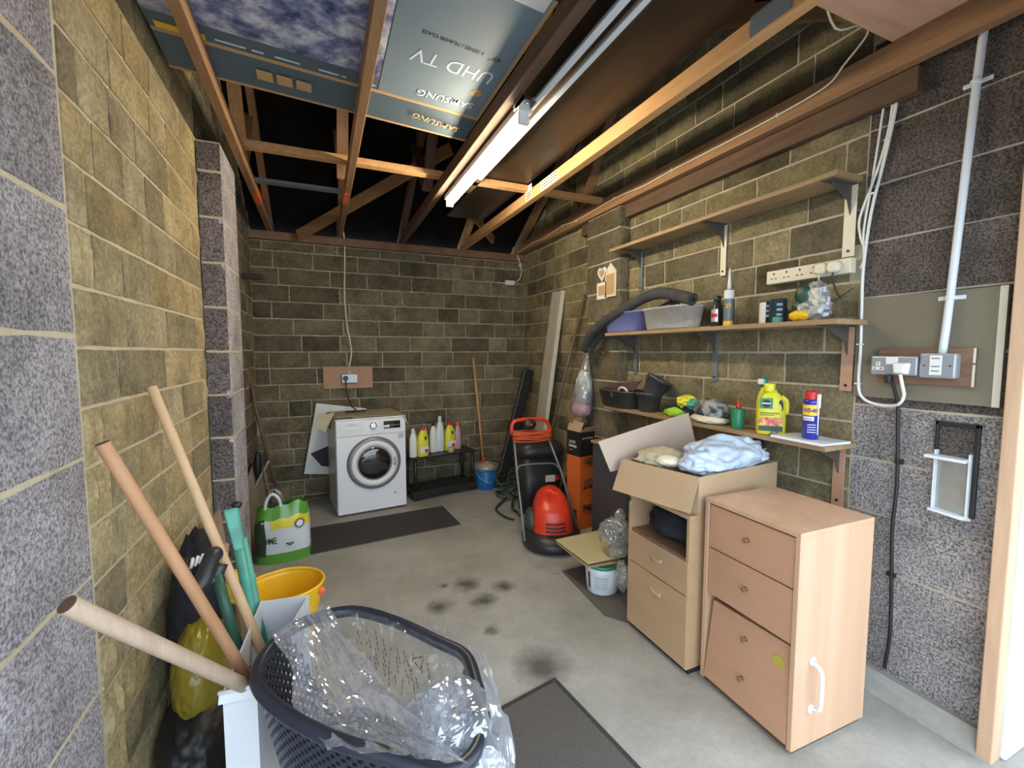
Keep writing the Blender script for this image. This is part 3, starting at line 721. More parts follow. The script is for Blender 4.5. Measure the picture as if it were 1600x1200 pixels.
# ================================================================ CABINETS
def tall_cabinet():
    a = math.radians(-1.2); W, Dp, H = 0.416, 0.42, 0.82
    t = thing('drawer_cabinet', 'tall light beech cabinet with white pull handle on its side, standing at the front', 'cabinet', (1.700, 1.157, 0), a)
    def B(nm, x0, x1, y0, y1, z0, z1, m, par=t, bev=0.0015, **k):
        b = MB(); b.box(x0, x1, y0, y1, z0, z1); return obj(nm, b, m, par, world=False, bevel=bev, **k)
    X0, X1, Y0, Y1 = -0.205, 0.205, -0.208, 0.208
    B('side_panel', X0, X1, Y0, Y0 + 0.018, 0.02, H - 0.018, 'beech'); B('side_panel', X0, X1, Y1 - 0.018, Y1, 0.02, H - 0.018, 'beech')
    B('top', X0, X1, Y0, Y1, H - 0.018, H, 'beech'); B('bottom', X0 + 0.004, X1, Y0 + 0.018, Y1 - 0.018, 0.03, 0.048, 'beech')
    B('back', X1 - 0.008, X1 - 0.002, Y0 + 0.018, Y1 - 0.018, 0.03, H - 0.018, 'beech')
    B('plinth', X0 + 0.02, X1 - 0.01, Y0 + 0.01, Y1 - 0.01, 0.0, 0.03, 'timber_dark')
    def knob(p, y, z, x):
        b = MB(); R = Matrix.Rotation(math.radians(-90), 4, 'Y')
        b.lathe([(0.009, 0), (0.005, 0.003), (0.005, 0.010), (0.009, 0.014), (0.010, 0.019), (0.006, 0.022)], 14, (x, y, z), R)
        return obj('knob', b, 'knob', p, world=False)
    for z0, z1 in ((0.612, 0.795), (0.408, 0.606)):
        d = B('drawer', X0 + 0.006, X0 + 0.024, Y0 + 0.021, Y1 - 0.021, z0, z1, 'beech_front')
        knob(d, 0, (z0 + z1) / 2 + 0.01, X0 + 0.006)
    # the tall lower flap has dropped, leaning in at its top
    b = MB(); y0, y1 = Y0 + 0.021, Y1 - 0.022
    b.hexa([(X0 - 0.004, y0, 0.035), (X0 - 0.004, y1, 0.035), (X0 + 0.014, y1, 0.035), (X0 + 0.014, y0, 0.035)],
           [(X0 + 0.020, y0, 0.392), (X0 + 0.020, y1 - 0.02, 0.380), (X0 + 0.038, y1 - 0.02, 0.380), (X0 + 0.038, y0, 0.392)])
    d = obj('flap_door', b, 'beech_front', t, world=False, bevel=0.0015, label='large lower flap with two knobs, leaning inwards at its top')
    knob(d, 0, 0.31, X0 + 0.014); knob(d, 0, 0.15, X0 + 0.003)
    b = MB(); R = Matrix.Rotation(math.radians(-90), 4, 'Y'); b.lathe([(0.025, 0), (0.025, 0.0012)], 24, (X0 + 0.0145, Y0 + 0.068, 0.31), R)
    s = obj('sticker', b, 'yellow_bottle', d, world=False, label='round olive yellow sticker'); s.data.materials[0] = M['olive'] = mat('olive_sticker', (0.42, 0.36, 0.06), 0.5)
    b = MB(); b.lathe([(0.011, 0), (0.011, 0.0016)], 18, (X0 + 0.0140, Y0 + 0.068, 0.31), R); obj('sticker_centre', b, s.data.materials[0], s, world=False)
    # white pull on the near side
    x = -0.112
    b = MB(); yy = Y0
    b.tube([(x, yy - 0.004, 0.335), (x, yy - 0.030, 0.322), (x, yy - 0.036, 0.29), (x, yy - 0.036, 0.205), (x, yy - 0.030, 0.175), (x, yy - 0.004, 0.162)], 0.0075, 12)
    R2 = Matrix.Rotation(math.radians(90), 4, 'X')
    for z in (0.338, 0.158): b.lathe([(0.0165, 0), (0.0165, 0.004), (0.010, 0.009)], 16, (x, yy, z), R2)
    h = obj('pull_handle', b, 'white', t, world=False, label='white pull handle')
    b = MB()
    for z in (0.342, 0.154): b.lathe([(0.003, 0), (0.003, 0.0105)], 8, (x, yy, z), R2)
    obj('screw', b, 'steel_grey', h, world=False)
tall_cabinet()

t = thing('drawer_cabinet', 'lower beige cabinet with open niche and scooped handles under the cardboard box', 'cabinet', (1.657, 1.607, 0))
def B(nm, x0, x1, y0, y1, z0, z1, m, par=None, bev=0.0015, **k):
    b = MB(); b.box(x0, x1, y0, y1, z0, z1); return obj(nm, b, m, par or t, bevel=bev, **k)
X0, X1, Y0, Y1 = 1.447, 1.865, 1.402, 1.812
B('side_panel', X0, X1, Y0, Y0 + 0.017, 0.028, 0.712, 'oak'); B('side_panel', X0, X1, Y1 - 0.017, Y1, 0.028, 0.712, 'oak')
B('top', X0, X1, Y0, Y1, 0.712, 0.730, 'oak'); B('shelf', X0 + 0.006, X1, Y0 + 0.017, Y1 - 0.017, 0.518, 0.534, 'ply_dark')
B('back', X1 - 0.006, X1, Y0 + 0.017, Y1 - 0.017, 0.028, 0.712, 'oak'); B('plinth', X0 + 0.02, X1, Y0 + 0.005, Y1 - 0.005, 0.0, 0.028, 'black')
def scoop(par, z):
    b = MB(); b.grid(lambda u, v: (X0 - 0.001 - 0.010 * math.sin(v * math.pi) * math.sin(u * math.pi) ** 0.5, 1.565 + 0.075 * u, z + 0.012 * math.cos(v * math.pi) - 0.010 * math.sin(u * math.pi)), 14, 6)
    obj('handle', b, 'oak', par, solid=0.002, label='scooped beige handle')
    b = MB(); b.box(X0 - 0.0016, X0 - 0.0004, 1.570, 1.637, z + 0.003, z + 0.010); obj('handle_slot', b, 'ply_dark', par)
d = B('drawer', X0 - 0.002, X0 + 0.016, Y0 + 0.003, Y1 - 0.003, 0.368, 0.520, 'oak'); scoop(d, 0.455)
d = B('drawer', X0 - 0.002, X0 + 0.016, Y0 + 0.003, Y1 - 0.003, 0.032, 0.362, 'oak'); scoop(d, 0.290)
b = MB(); b.blob((1.64, 1.60, 0.605), (0.175, 0.183, 0.088), 0.18, 2.2, 3.0, flat=-0.068); o = obj('dark_clothing', b, 'black_soft'); tag(o, 'bundled black cloth stuffed in the niche of the beige cabinet', 'cloth')

# ---------------------------------------------------------------- open carton on the beige cabinet
t = thing('cardboard_box', 'open brown cardboard box with flaps out, sitting on the beige cabinet', 'box', (1.70, 1.62, 0.732))
A = Vector((1.485, 1.395, 0)); Bc = Vector((1.385, 1.79, 0)); Cc = Vector((2.06, 1.45, 0)); Dc = Vector((1.97, 1.85, 0))
def wall(nm, p, q, z0, z1, m='card', th=0.004, **k):
    b = MB(); d = (q - p).normalized(); n = Vector((-d.y, d.x, 0)) * th
    b.hexa([(p.x, p.y, z0), (q.x, q.y, z0), (q.x + n.x, q.y + n.y, z0), (p.x + n.x, p.y + n.y, z0)], [(p.x, p.y, z1), (q.x, q.y, z1), (q.x + n.x, q.y + n.y, z1), (p.x + n.x, p.y + n.y, z1)])
    return obj(nm, b, m, t, **k)
wall('side', A, Cc, 0.734, 0.90); wall('side', Cc, Dc, 0.734, 0.90); wall('side', Dc, Bc, 0.734, 0.90, 'card_in'); wall('side', Bc, A, 0.734, 0.90)
b = MB(); b.hexa([(p.x, p.y, 0.732) for p in (A, Cc, Dc, Bc)], [(p.x, p.y, 0.737) for p in (A, Cc, Dc, Bc)]); obj('base', b, 'card', t)
b = MB(); b.plate([(1.485, 1.392, 0.902), (1.383, 1.793, 0.902), (1.315, 1.773, 0.757), (1.417, 1.372, 0.757)], 0.004)
f = obj('flap', b, 'card', t, label='front flap hanging down over the niche')
b = MB(); e = (1.335, 1.662, 0.741); b.box(e[0] - 0.008, e[0] + 0.002, e[1] - 0.004, e[1] + 0.004, e[2] - 0.006, e[2] + 0.014); obj('slot', b, 'black', f)
P1 = Vector((1.275, 1.85, 0.988)); P2 = Vector((1.871, 1.85, 1.102)); P3 = Vector((1.93, 1.84, 0.90)); P4 = Vector((1.345, 1.84, 0.828))
mid_t = (P1 + P2) / 2 + Vector((0.03, -0.012, 0.012)); mid_b = (P3 + P4) / 2 + Vector((0.03, 0, 0))
b = MB(); b.plate([P4, mid_b, mid_t, P1], 0.004); obj('flap', b, 'card_in', t, label='back flap standing up, left half')
b = MB(); b.plate([mid_b, P3, P2, mid_t], 0.004); obj('flap', b, 'card_in', t, label='back flap standing up, right half beyond the crease')
b = MB(); b.blob((1.55, 1.70, 0.905), (0.125, 0.10, 0.055), 0.4, 2.4, 5.0); o = obj('rolled_cloth', b, 'beige_cloth'); tag(o, 'beige dust sheet bundled in the left of the cardboard box', 'cloth')
b = MB(); b.blob((1.50, 1.60, 0.925), (0.055, 0.05, 0.026), 0.3, 2.4, 9.0, sub=3); o = obj('white_cloth', b, 'cream'); tag(o, 'small off-white cloth lump on top of the beige dust sheet', 'cloth')
b = MB(); b.blob((1.78, 1.535, 0.945), (0.22, 0.15, 0.105), 0.32, 1.15, 1.3, sub=5, flat=-0.055, ridged=False); b.blob((1.65, 1.50, 0.925), (0.16, 0.105, 0.07), 0.32, 1.3, 4.3, sub=5, ridged=False); b.blob((1.96, 1.545, 0.945), (0.115, 0.10, 0.07), 0.4, 1.4, 7.3, sub=5, ridged=False)
o = obj('plastic_bag', b, 'bluebag'); tag(o, 'pale blue translucent plastic bag heaped in the cardboard box', 'bag')
b = MB(); q_ = Vector((2.014, 1.54, 0.973)); b.blob(q_, (0.05, 0.04, 0.03), 0.4, 3.0, 2.0, sub=3); b.tube([q_, q_ + Vector((0.065, 0, 0.035))], 0.008); o = obj('black_bundle', b, 'black_soft'); tag(o, 'black bundle poking out of the pale blue plastic bag', 'bundle')

# ================================================================ SHELVES ON THE RIGHT WALL
def shelf(z, y0, y1, x0, th, lab):
    b = MB(); b.box(x0, XR - 0.012, y0, y1, z - th, z); o = obj('wall_shelf', b, 'shelf_wood', bevel=0.0025); tag(o, lab, 'shelf', 'plank shelves on the right wall'); return o
shelf(2.192, 1.19, 2.76, 1.975, 0.022, 'empty plank shelf, topmost on the right wall')
shelf(1.578, 1.14, 2.755, 1.945, 0.022, 'middle plank shelf carrying tubs, tins and sealant')
shelf(1.040, 1.16, 2.755, 1.945, 0.022, 'lowest plank shelf carrying the yellow bottle and spray can')
M['gusset'] = mat('dull_bracket_steel', (0.10, 0.085, 0.075), 0.6, 0.3)
def bracket(y, ztop, reach, drop, m, lab, w=0.038, gm='gusset'):
    t = thing('shelf_bracket', lab, 'bracket', (XR - 0.01, y, ztop - drop), 0, 'shelf brackets')
    x1 = XR - 0.012
    b = MB(); b.box(x1 - 0.004, x1, y - w / 2, y + w / 2, ztop - drop, ztop - 0.001); obj('upright_leg', b, m, t, bevel=0.001)
    b = MB(); b.box(x1 - reach, x1, y - w / 2, y + w / 2, ztop - 0.005, ztop - 0.001); obj('level_leg', b, gm, t, bevel=0.001)
    b = MB(); b.poly([(x1 - 0.004, y - 0.002, ztop - 0.004), (x1 - reach * 0.8, y - 0.002, ztop - 0.004), (x1 - reach * 0.8, y - 0.002, ztop - 0.016), (x1 - 0.03, y - 0.002, ztop - 0.07), (x1 - 0.004, y - 0.002, ztop - 0.13)], 0.004, (0, 1, 0)); obj('gusset', b, gm, t)
    b = MB(); R = Matrix.Rotation(math.radians(-90), 4, 'Y')
    for z in (ztop - drop + 0.025,): b.lathe([(0.006, 0), (0.006, 0.003)], 10, (x1 - 0.004, y, z), R)
    obj('screw', b, 'print_black', t)
bracket(1.90, 2.170, 0.17, 0.29, 'cream', 'white bracket under the middle of the top shelf, above the sealant tube')
bracket(1.235, 2.170, 0.17, 0.31, 'cream', 'white bracket at the near end of the top shelf beside the white cables', w=0.05)
bracket(2.62, 2.170, 0.17, 0.29, 'steel_grey', 'grey bracket at the far end of the top shelf')
bracket(1.935, 1.556, 0.19, 0.29, 'steel_grey', 'grey bracket under the middle shelf below the sealant tube')
bracket(1.215, 1.556, 0.19, 0.29, 'hardboard', 'brown-grey bracket at the near end of the middle shelf', w=0.05)
bracket(2.66, 1.556, 0.19, 0.28, 'steel_grey', 'grey bracket at the far end of the middle shelf')
bracket(1.225, 1.018, 0.19, 0.28, 'hardboard', 'brown-grey bracket at the near end of the lowest shelf', w=0.05)

# ---- on the middle shelf
def tub(name, c, L, W, H, m, lab, rot=0.0, taper=0.8, power=5, rim=0.012):
    t = thing(name, lab, 'tub', c, rot)
    b = MB(); s = W / L
    r = L / 2
    b.lathe([(r * taper * 0.97, 0.0), (r * taper, 0.004), (r, H - 0.012), (r + rim * 0.4, H - 0.012), (r + rim * 0.6, H), (r - 0.002, H), (r * taper - 0.003, 0.006)], 40, (0, 0, 0), None, 1.0, s, cap=True, power=power)
    o = obj('tub_body', b, m, t, world=False)
    b = MB(); pts = []
    for k in range(40):
        a = 2 * math.pi * k / 40; ca, sa = math.cos(a), math.sin(a); q = (abs(ca) ** power + abs(sa) ** power) ** (-1 / power)
        pts.append(((r + rim * 0.5) * ca * q, (r + rim * 0.5) * sa * q * s, H - 0.002))
    b.tube(pts, 0.0045, 6, closed=True, smooth=1); obj('rim', b, m, t, world=False)
    return t
tub('storage_tub', (2.035, 2.60, 1.580), 0.40, 0.20, 0.135, 'blue_tub', 'violet-blue plastic tub at the far end of the middle shelf', math.radians(90), 0.86)
tub('storage_tub', (2.03, 2.16, 1.580), 0.42, 0.21, 0.135, 'clear_tub', 'clear plastic tub in front of the blue one on the middle shelf', math.radians(90), 0.86, power=3)
# folded foam pipe lagging
t = thing('foam_pipe', 'bent dark grey foam pipe lagging lying over the plastic tubs', 'pipe', (1.93, 2.3, 1.72))
b = MB(); b.tube([(1.97, 1.935, 1.739), (1.965, 2.045, 1.773), (1.96, 2.191, 1.805), (1.96, 2.352, 1.791), (1.95, 2.537, 1.732), (1.935, 2.741, 1.664), (1.92, 2.884, 1.585), (1.93, 2.969, 1.513), (1.95, 3.026, 1.458)], 0.036, 18, smooth=5); o = obj('lagging', b, 'foam', t)
b = MB(); p = Vector((1.97, 1.935, 1.739)); q = Vector((1.965, 2.045, 1.773)); d = (p - q).normalized(); b.tube([p + d * 0.0005, p + d * 0.002], 0.013, 14); obj('bore', b, 'print_black', o)
b = MB(); b.tube([(2.03, 2.137, 1.74), (2.05, 2.36, 1.695), (2.04, 2.653, 1.68), (2.02, 2.819, 1.623), (1.99, 2.943, 1.528), (1.96, 2.986, 1.448)], 0.034, 18, smooth=5); obj('lagging', b, 'foam', t, label='rear limb of the folded lagging')

def bottle(name, c, prof, m, lab, cat='bottle', cap=None, capm='white', sx=1.0, sy=1.0, rot=0.0, seg=24, group=None, power=2.0):
    t = thing(name, lab, cat, c, rot, group)
    b = MB(); b.lathe(prof, seg, sx=sx, sy=sy, power=power); body = obj('bottle_body', b, m, t, world=False)
    if cap:
        b = MB(); b.lathe(cap, 18); obj('cap', b, capm, t, world=False)
    return t, body
def label_band(t, r0, r1, z0, z1, a0, a1, m, nm='printed_label', sx=1.0, sy=1.0, par=None, power=2.0, off=0.0008, lab=None):
    """a label wrapped round a bottle; angles in degrees in the bottle's own frame"""
    b = MB()
    def fn(u, v):
        a = math.radians(a0 + (a1 - a0) * u); r = r0 + (r1 - r0) * v + off; ca, sa = math.cos(a), math.sin(a)
        q = (abs(ca) ** power + abs(sa) ** power) ** (-1 / power) if power != 2 else 1
        return (r * ca * q * sx, r * sa * q * sy, z0 + (z1 - z0) * v)
    b.grid(fn, 14, 3); return obj(nm, b, m, par or t, world=False, label=lab)
FACE = 205          # direction of the camera as the shelf things see it (degrees)
t, body = bottle('oil_bottle', (2.06, 1.845, 1.578), [(0.034, 0), (0.037, 0.004), (0.037, 0.085), (0.030, 0.125), (0.016, 0.145), (0.014, 0.150)], 'black', 'silver and black oil bottle left of the sealant tube', cap=[(0.018, 0.146), (0.019, 0.150), (0.019, 0.172), (0.016, 0.175)], capm='black', sx=1.0, sy=0.8, rot=math.radians(20))
label_band(t, 0.037, 0.037, 0.03, 0.10, 130, 215, 'silver', sy=0.8); label_band(t, 0.037, 0.037, 0.055, 0.075, 140, 210, 'gloss_red', sy=0.8, off=0.0014, nm='label_stripe')
t, body = bottle('sealant_tube', (2.055, 1.765, 1.578), [(0.024, 0), (0.025, 0.003), (0.025, 0.185), (0.0255, 0.186), (0.0255, 0.196), (0.010, 0.202)], 'steel_grey', 'grey sealant cartridge with long white nozzle on the middle shelf', 'tube', cap=[(0.011, 0.20), (0.009, 0.23), (0.0035, 0.315)], capm='white')
label_band(t, 0.025, 0.025, 0.0, 0.03, 90, 300, 'yellow'); label_band(t, 0.025, 0.025, 0.15, 0.196, 90, 300, 'print_white', nm='white_band')
def face_text(par, c, ang, r, s, w, z, h, m, bold=0.0):
    """lettering on the side of a round thing at c that faces direction ang (degrees)"""
    a = math.radians(ang); n = Vector((math.cos(a), math.sin(a), 0)); u = Vector((-n.y, n.x, 0)); p = Vector((c[0], c[1], z)) + n * (r + 0.0015)
    return fit_text('lettering', s, p - u * w / 2, p + u * w / 2, (0, 0, 1), h, m, par, bold=bold)
FA = math.degrees(math.atan2(-1.765, -2.055))
face_text(t, (2.055, 1.765), FA, 0.0255, '25', 0.03, 1.578 + 0.10, 0.022, 'yellow', 0.02)
for c, r, h, lab in (((2.07, 1.545, 1.578), 0.036, 0.115, 'dark tin with pale side label, left of the pair on the middle shelf'), ((2.05, 1.475, 1.578), 0.037, 0.118, 'dark blue tin with teal base, right of the pair on the middle shelf')):
    t, body = bottle('tin_can', c, [(r - 0.002, 0), (r, 0.002), (r, h - 0.003), (r + 0.0015, h - 0.002), (r - 0.003, h), (r - 0.006, h - 0.003)], 'tin', lab, 'tin', group='dark tins on the middle shelf')
    if c[1] > 1.5: label_band(t, r, r, 0.004, h - 0.006, 120, 205, 'print_white')
    else: label_band(t, r, r, 0.004, 0.03, 180, 250, 'teal')
    for i in range(3): label_band(t, r, r, 0.035 + i * 0.024, 0.047 + i * 0.024, 205, 245, 'steel_grey', off=0.0014, nm='label_print')
t = thing('foil_bag', 'crumpled silver, green and yellow bag at the near end of the middle shelf', 'bag', (2.06, 1.30, 1.578))
b = MB(); b.blob((2.06, 1.315, 1.628), (0.050, 0.078, 0.060), 0.35, 1.7, 2.2, flat=-0.048, sub=3); b.blob((2.06, 1.31, 1.685), (0.034, 0.060, 0.075), 0.45, 1.9, 6.2, sub=3); obj('sack', b, 'foil', t, flat=True)
b = MB(); b.blob((2.026, 1.35, 1.606), (0.034, 0.048, 0.027), 0.35, 2, 1, sub=3, flat=-0.024); obj('yellow_print', b, 'yellow', t)
b = MB(); b.blob((2.035, 1.345, 1.70), (0.018, 0.035, 0.05), 0.4, 2, 4, sub=3); b.blob((2.03, 1.36, 1.65), (0.015, 0.03, 0.025), 0.3, 2, 4, sub=3); obj('green_print', b, 'dark_green', t)

# ---- power strip on the wall
t = thing('power_strip', 'long cream multi-way socket strip on the wall above the foil bag', 'power strip', (2.145, 1.40, 1.78))
b = MB(); b.box(2.118, XR - 0.01, 1.20, 1.595, 1.784, 1.85); st = obj('strip_body', b, 'cream', t, bevel=0.004)
for i in range(4):
    y = 1.555 - i * 0.066
    b = MB(); b.box(2.1172, 2.1184, y - 0.004, y + 0.004, 1.828, 1.838); b.box(2.1172, 2.1184, y + 0.006, y + 0.016, 1.806, 1.811); b.box(2.1172, 2.1184, y - 0.016, y - 0.006, 1.806, 1.811); obj('socket', b, 'print_black', st)
for y in (1.318, 1.262):
    b = MB(); R = Matrix.Rotation(math.radians(-90), 4, 'Y'); b.lathe([(0.027, 0), (0.026, 0.022), (0.018, 0.03)], 20, (2.118, y, 1.818), R, power=3); o = obj('plug', b, 'cream', None); tag(o, 'cream plug in the power strip, %s' % ('left of two' if y > 1.3 else 'nearest the white cables'), 'plug', 'plugs in the power strip')
b = MB(); b.tube([(2.10, 1.262, 1.80), (2.10, 1.26, 1.76), (2.11, 1.245, 1.70), (2.12, 1.23, 1.68)], 0.004, 8); o = obj('power_cable', b, 'black'); tag(o, 'short black cable hanging from the power strip plug', 'cable')
b = MB(); b.tube([(2.10, 1.318, 1.80), (2.10, 1.32, 1.765), (2.12, 1.30, 1.745)], 0.003, 8); o = obj('power_cable', b, 'cream'); tag(o, 'short white cable hanging from the power strip plug', 'cable')
b = MB(); b.tube([(2.15, 1.20, 1.72), (2.13, 1.28, 1.66), (2.14, 1.36, 1.60)], 0.003, 8); o = obj('power_cable', b, 'dark_grey'); tag(o, 'grey cable trailing behind the foil bag', 'cable')

# ---- on the lowest shelf
t = thing('plant_trough', 'black trough with maroon lining at the far end of the lowest shelf', 'planter', (2.02, 2.63, 1.04))
b = MB(); b.lathe([(0.15, 0), (0.16, 0.004), (0.195, 0.112), (0.20, 0.112), (0.20, 0.125), (0.190, 0.125), (0.152, 0.008)], 36, (2.02, 2.63, 1.0405), None, 0.55, 1.0, power=4); obj('trough', b, 'dark_grey', t)
b = MB(); b.plate([(1.97, 2.80, 1.165), (1.99, 2.47, 1.165), (2.06, 2.47, 1.235), (2.08, 2.75, 1.19)], 0.004); obj('lining', b, 'black_soft', t); LAST[0].data.materials[0] = M['maroon'] = mat('maroon_plastic', (0.07, 0.03, 0.045), 0.6)
b = MB(); b.tube([(1.96, 2.60, 1.16), (1.955, 2.57, 1.185), (1.96, 2.53, 1.185), (1.965, 2.50, 1.16)], 0.008, 10); obj('loop_handle', b, 'cream', t)
b = MB(); b.box(1.902, 1.908, 2.585, 2.615, 1.12, 1.15); obj('clip', b, 'dark_grey', t)
for k, (p, rz, ti, lab) in enumerate((((2.02, 2.345, 1.041), 0.1, 0.0, 'square black plant pot standing beside the black trough'), ((2.02, 2.325, 1.15), 0.2, 0.42, 'square black plant pot tipped into the lower pot'))):
    t = thing('plant_pot', lab, 'pot', p, rz, 'black plant pots')
    R = Matrix.Rotation(ti, 4, 'X') @ Matrix.Rotation(0.25 if ti else 0, 4, 'Y')
    b = MB(); s = 0.066; b.lathe([(s * 0.75, 0), (s * 0.78, 0.003), (s, 0.11), (s * 1.08, 0.11), (s * 1.1, 0.128), (s * 0.98, 0.128), (s * 0.74, 0.006)], 24, mtx=R, power=6); obj('pot_wall', b, 'dark_grey', t, world=False)
b = MB(); b.blob((2.02, 2.09, 1.062), (0.05, 0.085, 0.032), 0.5, 2.6, 3, sub=4, flat=-0.022); o = obj('work_glove', b, 'lime'); tag(o, 'lime green glove in the pile on the lowest shelf', 'glove')
b = MB(); b.blob((2.06, 2.05, 1.132), (0.05, 0.06, 0.040), 0.6, 2.2, 8, sub=3); o = obj('plastic_packet', b, 'yellow_bottle', flat=True); tag(o, 'crumpled yellow and teal packet on top of the glove pile', 'packet')
b = MB(); b.blob((2.05, 1.99, 1.12), (0.035, 0.04, 0.035), 0.6, 2.4, 5, sub=3); o = obj('plastic_packet', b, 'teal', flat=True); tag(o, 'dark teal packet right of the yellow one', 'packet')
b = MB(); b.blob((2.07, 2.03, 1.075), (0.06, 0.12, 0.038), 0.35, 2.4, 11, sub=4, flat=-0.03); o = obj('black_bundle', b, 'black_soft'); tag(o, 'dark cloth bundle behind the lime glove', 'bundle')
t = thing('printed_bag', 'crumpled dark patterned bag with cream underside on the lowest shelf', 'bag', (2.03, 1.83, 1.04))
b = MB(); b.blob((2.03, 1.83, 1.10), (0.07, 0.105, 0.075), 0.22, 2.2, 6, flat=-0.055); o = obj('sack', b, 'black_soft', t)
o.data.materials[0] = M['pattern'] = mat('grey_blue_print', (0.025, 0.03, 0.05), 0.5, c2=(0.30, 0.30, 0.28), scale=16, detail=2, contrast=0.08)
b = MB(); b.blob((2.01, 1.83, 1.062), (0.075, 0.115, 0.028), 0.15, 2.2, 7, flat=-0.019); obj('sack_bottom', b, 'cream', t, label='cream underside')
t, body = bottle('glue_bottle', (2.0, 1.635, 1.0405), [(0.030, 0), (0.031, 0.003), (0.031, 0.10), (0.028, 0.104), (0.012, 0.106)], 'green_bottle', 'green bottle with pointed red nozzle on the lowest shelf', cap=[(0.015, 0.106), (0.012, 0.118), (0.004, 0.15), (0.002, 0.158)], capm='gloss_red')
def jug(c, rot, lab):
    t = thing('plant_food_bottle', lab, 'bottle', c, rot)
    b = MB(); b.lathe([(0.058, 0), (0.062, 0.006), (0.062, 0.10), (0.060, 0.135), (0.050, 0.175), (0.032, 0.198), (0.022, 0.205), (0.020, 0.215)], 32, sx=1.0, sy=0.62, power=2.8); body = obj('bottle_body', b, 'yellow_bottle', t, world=False)
    b = MB(); b.lathe([(0.024, 0.208), (0.025, 0.212), (0.025, 0.245), (0.022, 0.248)], 20, (-0.012, 0, 0)); obj('cap', b, 'yellow_bottle', t, world=False)
    b = MB(); b.lathe([(0.011, 0), (0.011, 0.002)], 16, (0.036, -0.030, 0.14), Matrix.Rotation(math.radians(90), 4, 'X'), sy=2.9); obj('grip_hole', b, 'print_black', t, world=False, label='dark grip opening')
    b = MB(); b.tube([(0.038, 0, 0.185), (0.060, 0, 0.165), (0.064, 0, 0.13), (0.060, 0, 0.10)], 0.011, 10); obj('grip', b, 'yellow_bottle', t, world=False)
    return t
t = jug((2.01, 1.458, 1.0405), math.radians(FA + 90), 'large yellow plant food bottle with green logo on the lowest shelf')
b = MB(); b.box(-0.052, 0.002, -0.0405, -0.0392, 0.128, 0.178); o = obj('logo', b, 'green_bottle', t, world=False, bevel=0.0)
b = MB(); b.lathe([(0.019, 0), (0.019, 0.001)], 20, (-0.025, -0.0405, 0.152), Matrix.Rotation(math.radians(90), 4, 'X')); obj('logo_disc', b, 'print_black', o, world=False)
b = MB(); b.box(-0.044, -0.006, -0.0425, -0.0415, 0.150, 0.156); obj('logo_band', b, 'print_white', o, world=False)
b = MB(); b.box(-0.054, 0.046, -0.0402, -0.0385, 0.02, 0.085); o = obj('printed_label', b, 'print_white', t, world=False); o.data.materials[0] = M['rose'] = mat('flower_print', (0.55, 0.05, 0.12), 0.5, c2=(0.75, 0.50, 0.12), scale=40, contrast=0.1)
b = MB(); b.box(-0.054, 0.046, -0.0410, -0.0402, 0.02, 0.045); obj('label_band', b, 'dark_green', o, world=False)
b = MB(); b.box(-0.05, 0.03, -0.0405, -0.0398, 0.104, 0.108); b.box(-0.05, 0.01, -0.0405, -0.0398, 0.095, 0.098); obj('small_print', b, 'dark_green', t, world=False)
t, body = bottle('spray_bottle', (2.07, 1.545, 1.0405), [(0.032, 0), (0.034, 0.004), (0.034, 0.14), (0.026, 0.19), (0.014, 0.215), (0.013, 0.225)], 'yellow_bottle', 'slim yellow bottle with green and white trigger top behind the large one', cap=[(0.016, 0.222), (0.017, 0.226), (0.017, 0.262), (0.010, 0.268)], capm='green_bottle')
b = MB(); b.box(-0.035, -0.012, -0.009, 0.012, 0.236, 0.264); obj('nozzle', b, 'white', t, world=False, bevel=0.003)
t, body = bottle('spray_can', (2.0, 1.262, 1.056), [(0.030, 0), (0.0325, 0.003), (0.0325, 0.160), (0.0335, 0.162), (0.030, 0.172), (0.022, 0.178)], 'navy', 'blue and yellow spray can with red top at the near end of the lowest shelf', 'can', cap=[(0.026, 0.172), (0.026, 0.178), (0.024, 0.205), (0.020, 0.212)], capm='gloss_red')
FC = math.degrees(math.atan2(-1.262, -2.0))
label_band(t, 0.0325, 0.0325, 0.105, 0.152, FC - 70, FC + 45, 'yellow', nm='yellow_shield', lab='yellow shield printed on the can')
face_text(t, (2.0, 1.262), FC - 5, 0.0345, 'WD-40', 0.052, 1.056 + 0.120, 0.017, 'navy', 0.03)
label_band(t, 0.0325, 0.0325, 0.082, 0.100, FC - 60, FC + 20, 'print_white', nm='white_band')
face_text(t, (2.0, 1.262), FC - 20, 0.0345, 'MULTI-USE', 0.035, 1.056 + 0.087, 0.006, 'gloss_red', 0.01)
b = MB()
for i in range(4): b.box(-0.0345, -0.0335, -0.02, 0.012, 0.03 + i * 0.011, 0.033 + i * 0.011)
b.bm.transform(Matrix.Rotation(math.radians(FC - 180), 4, 'Z')); obj('small_print', b, 'print_white', t, world=False)
b = MB(); b.tube([(-0.006, -0.035, 0.02), (-0.006, -0.035, 0.20)], 0.003, 8); b.box(-0.012, 0.0, -0.040, -0.030, 0.14, 0.20); obj('straw', b, 'white', t, world=False)
b = MB(); b.hexa([(1.925, 1.165, 1.042), (1.93, 1.40, 1.042), (2.10, 1.385, 1.042), (2.10, 1.15, 1.042)], [(1.925, 1.155, 1.054), (1.93, 1.40, 1.054), (2.10, 1.385, 1.054), (2.10, 1.15, 1.054)]); o = obj('notepad', b, 'white_metal', bevel=0.002); tag(o, 'flat pale blue-white pad under the spray can', 'pad')
b = MB(); b.blob((1.985, 1.42, 1.052), (0.014, 0.016, 0.012), 0.3, 2, 3, sub=2); b.tube([(1.975, 1.45, 1.046), (1.985, 1.42, 1.05)], 0.004, 8); o = obj('small_fitting', b, 'steel_grey'); tag(o, 'small grey metal fitting left of the pale pad', 'fitting')

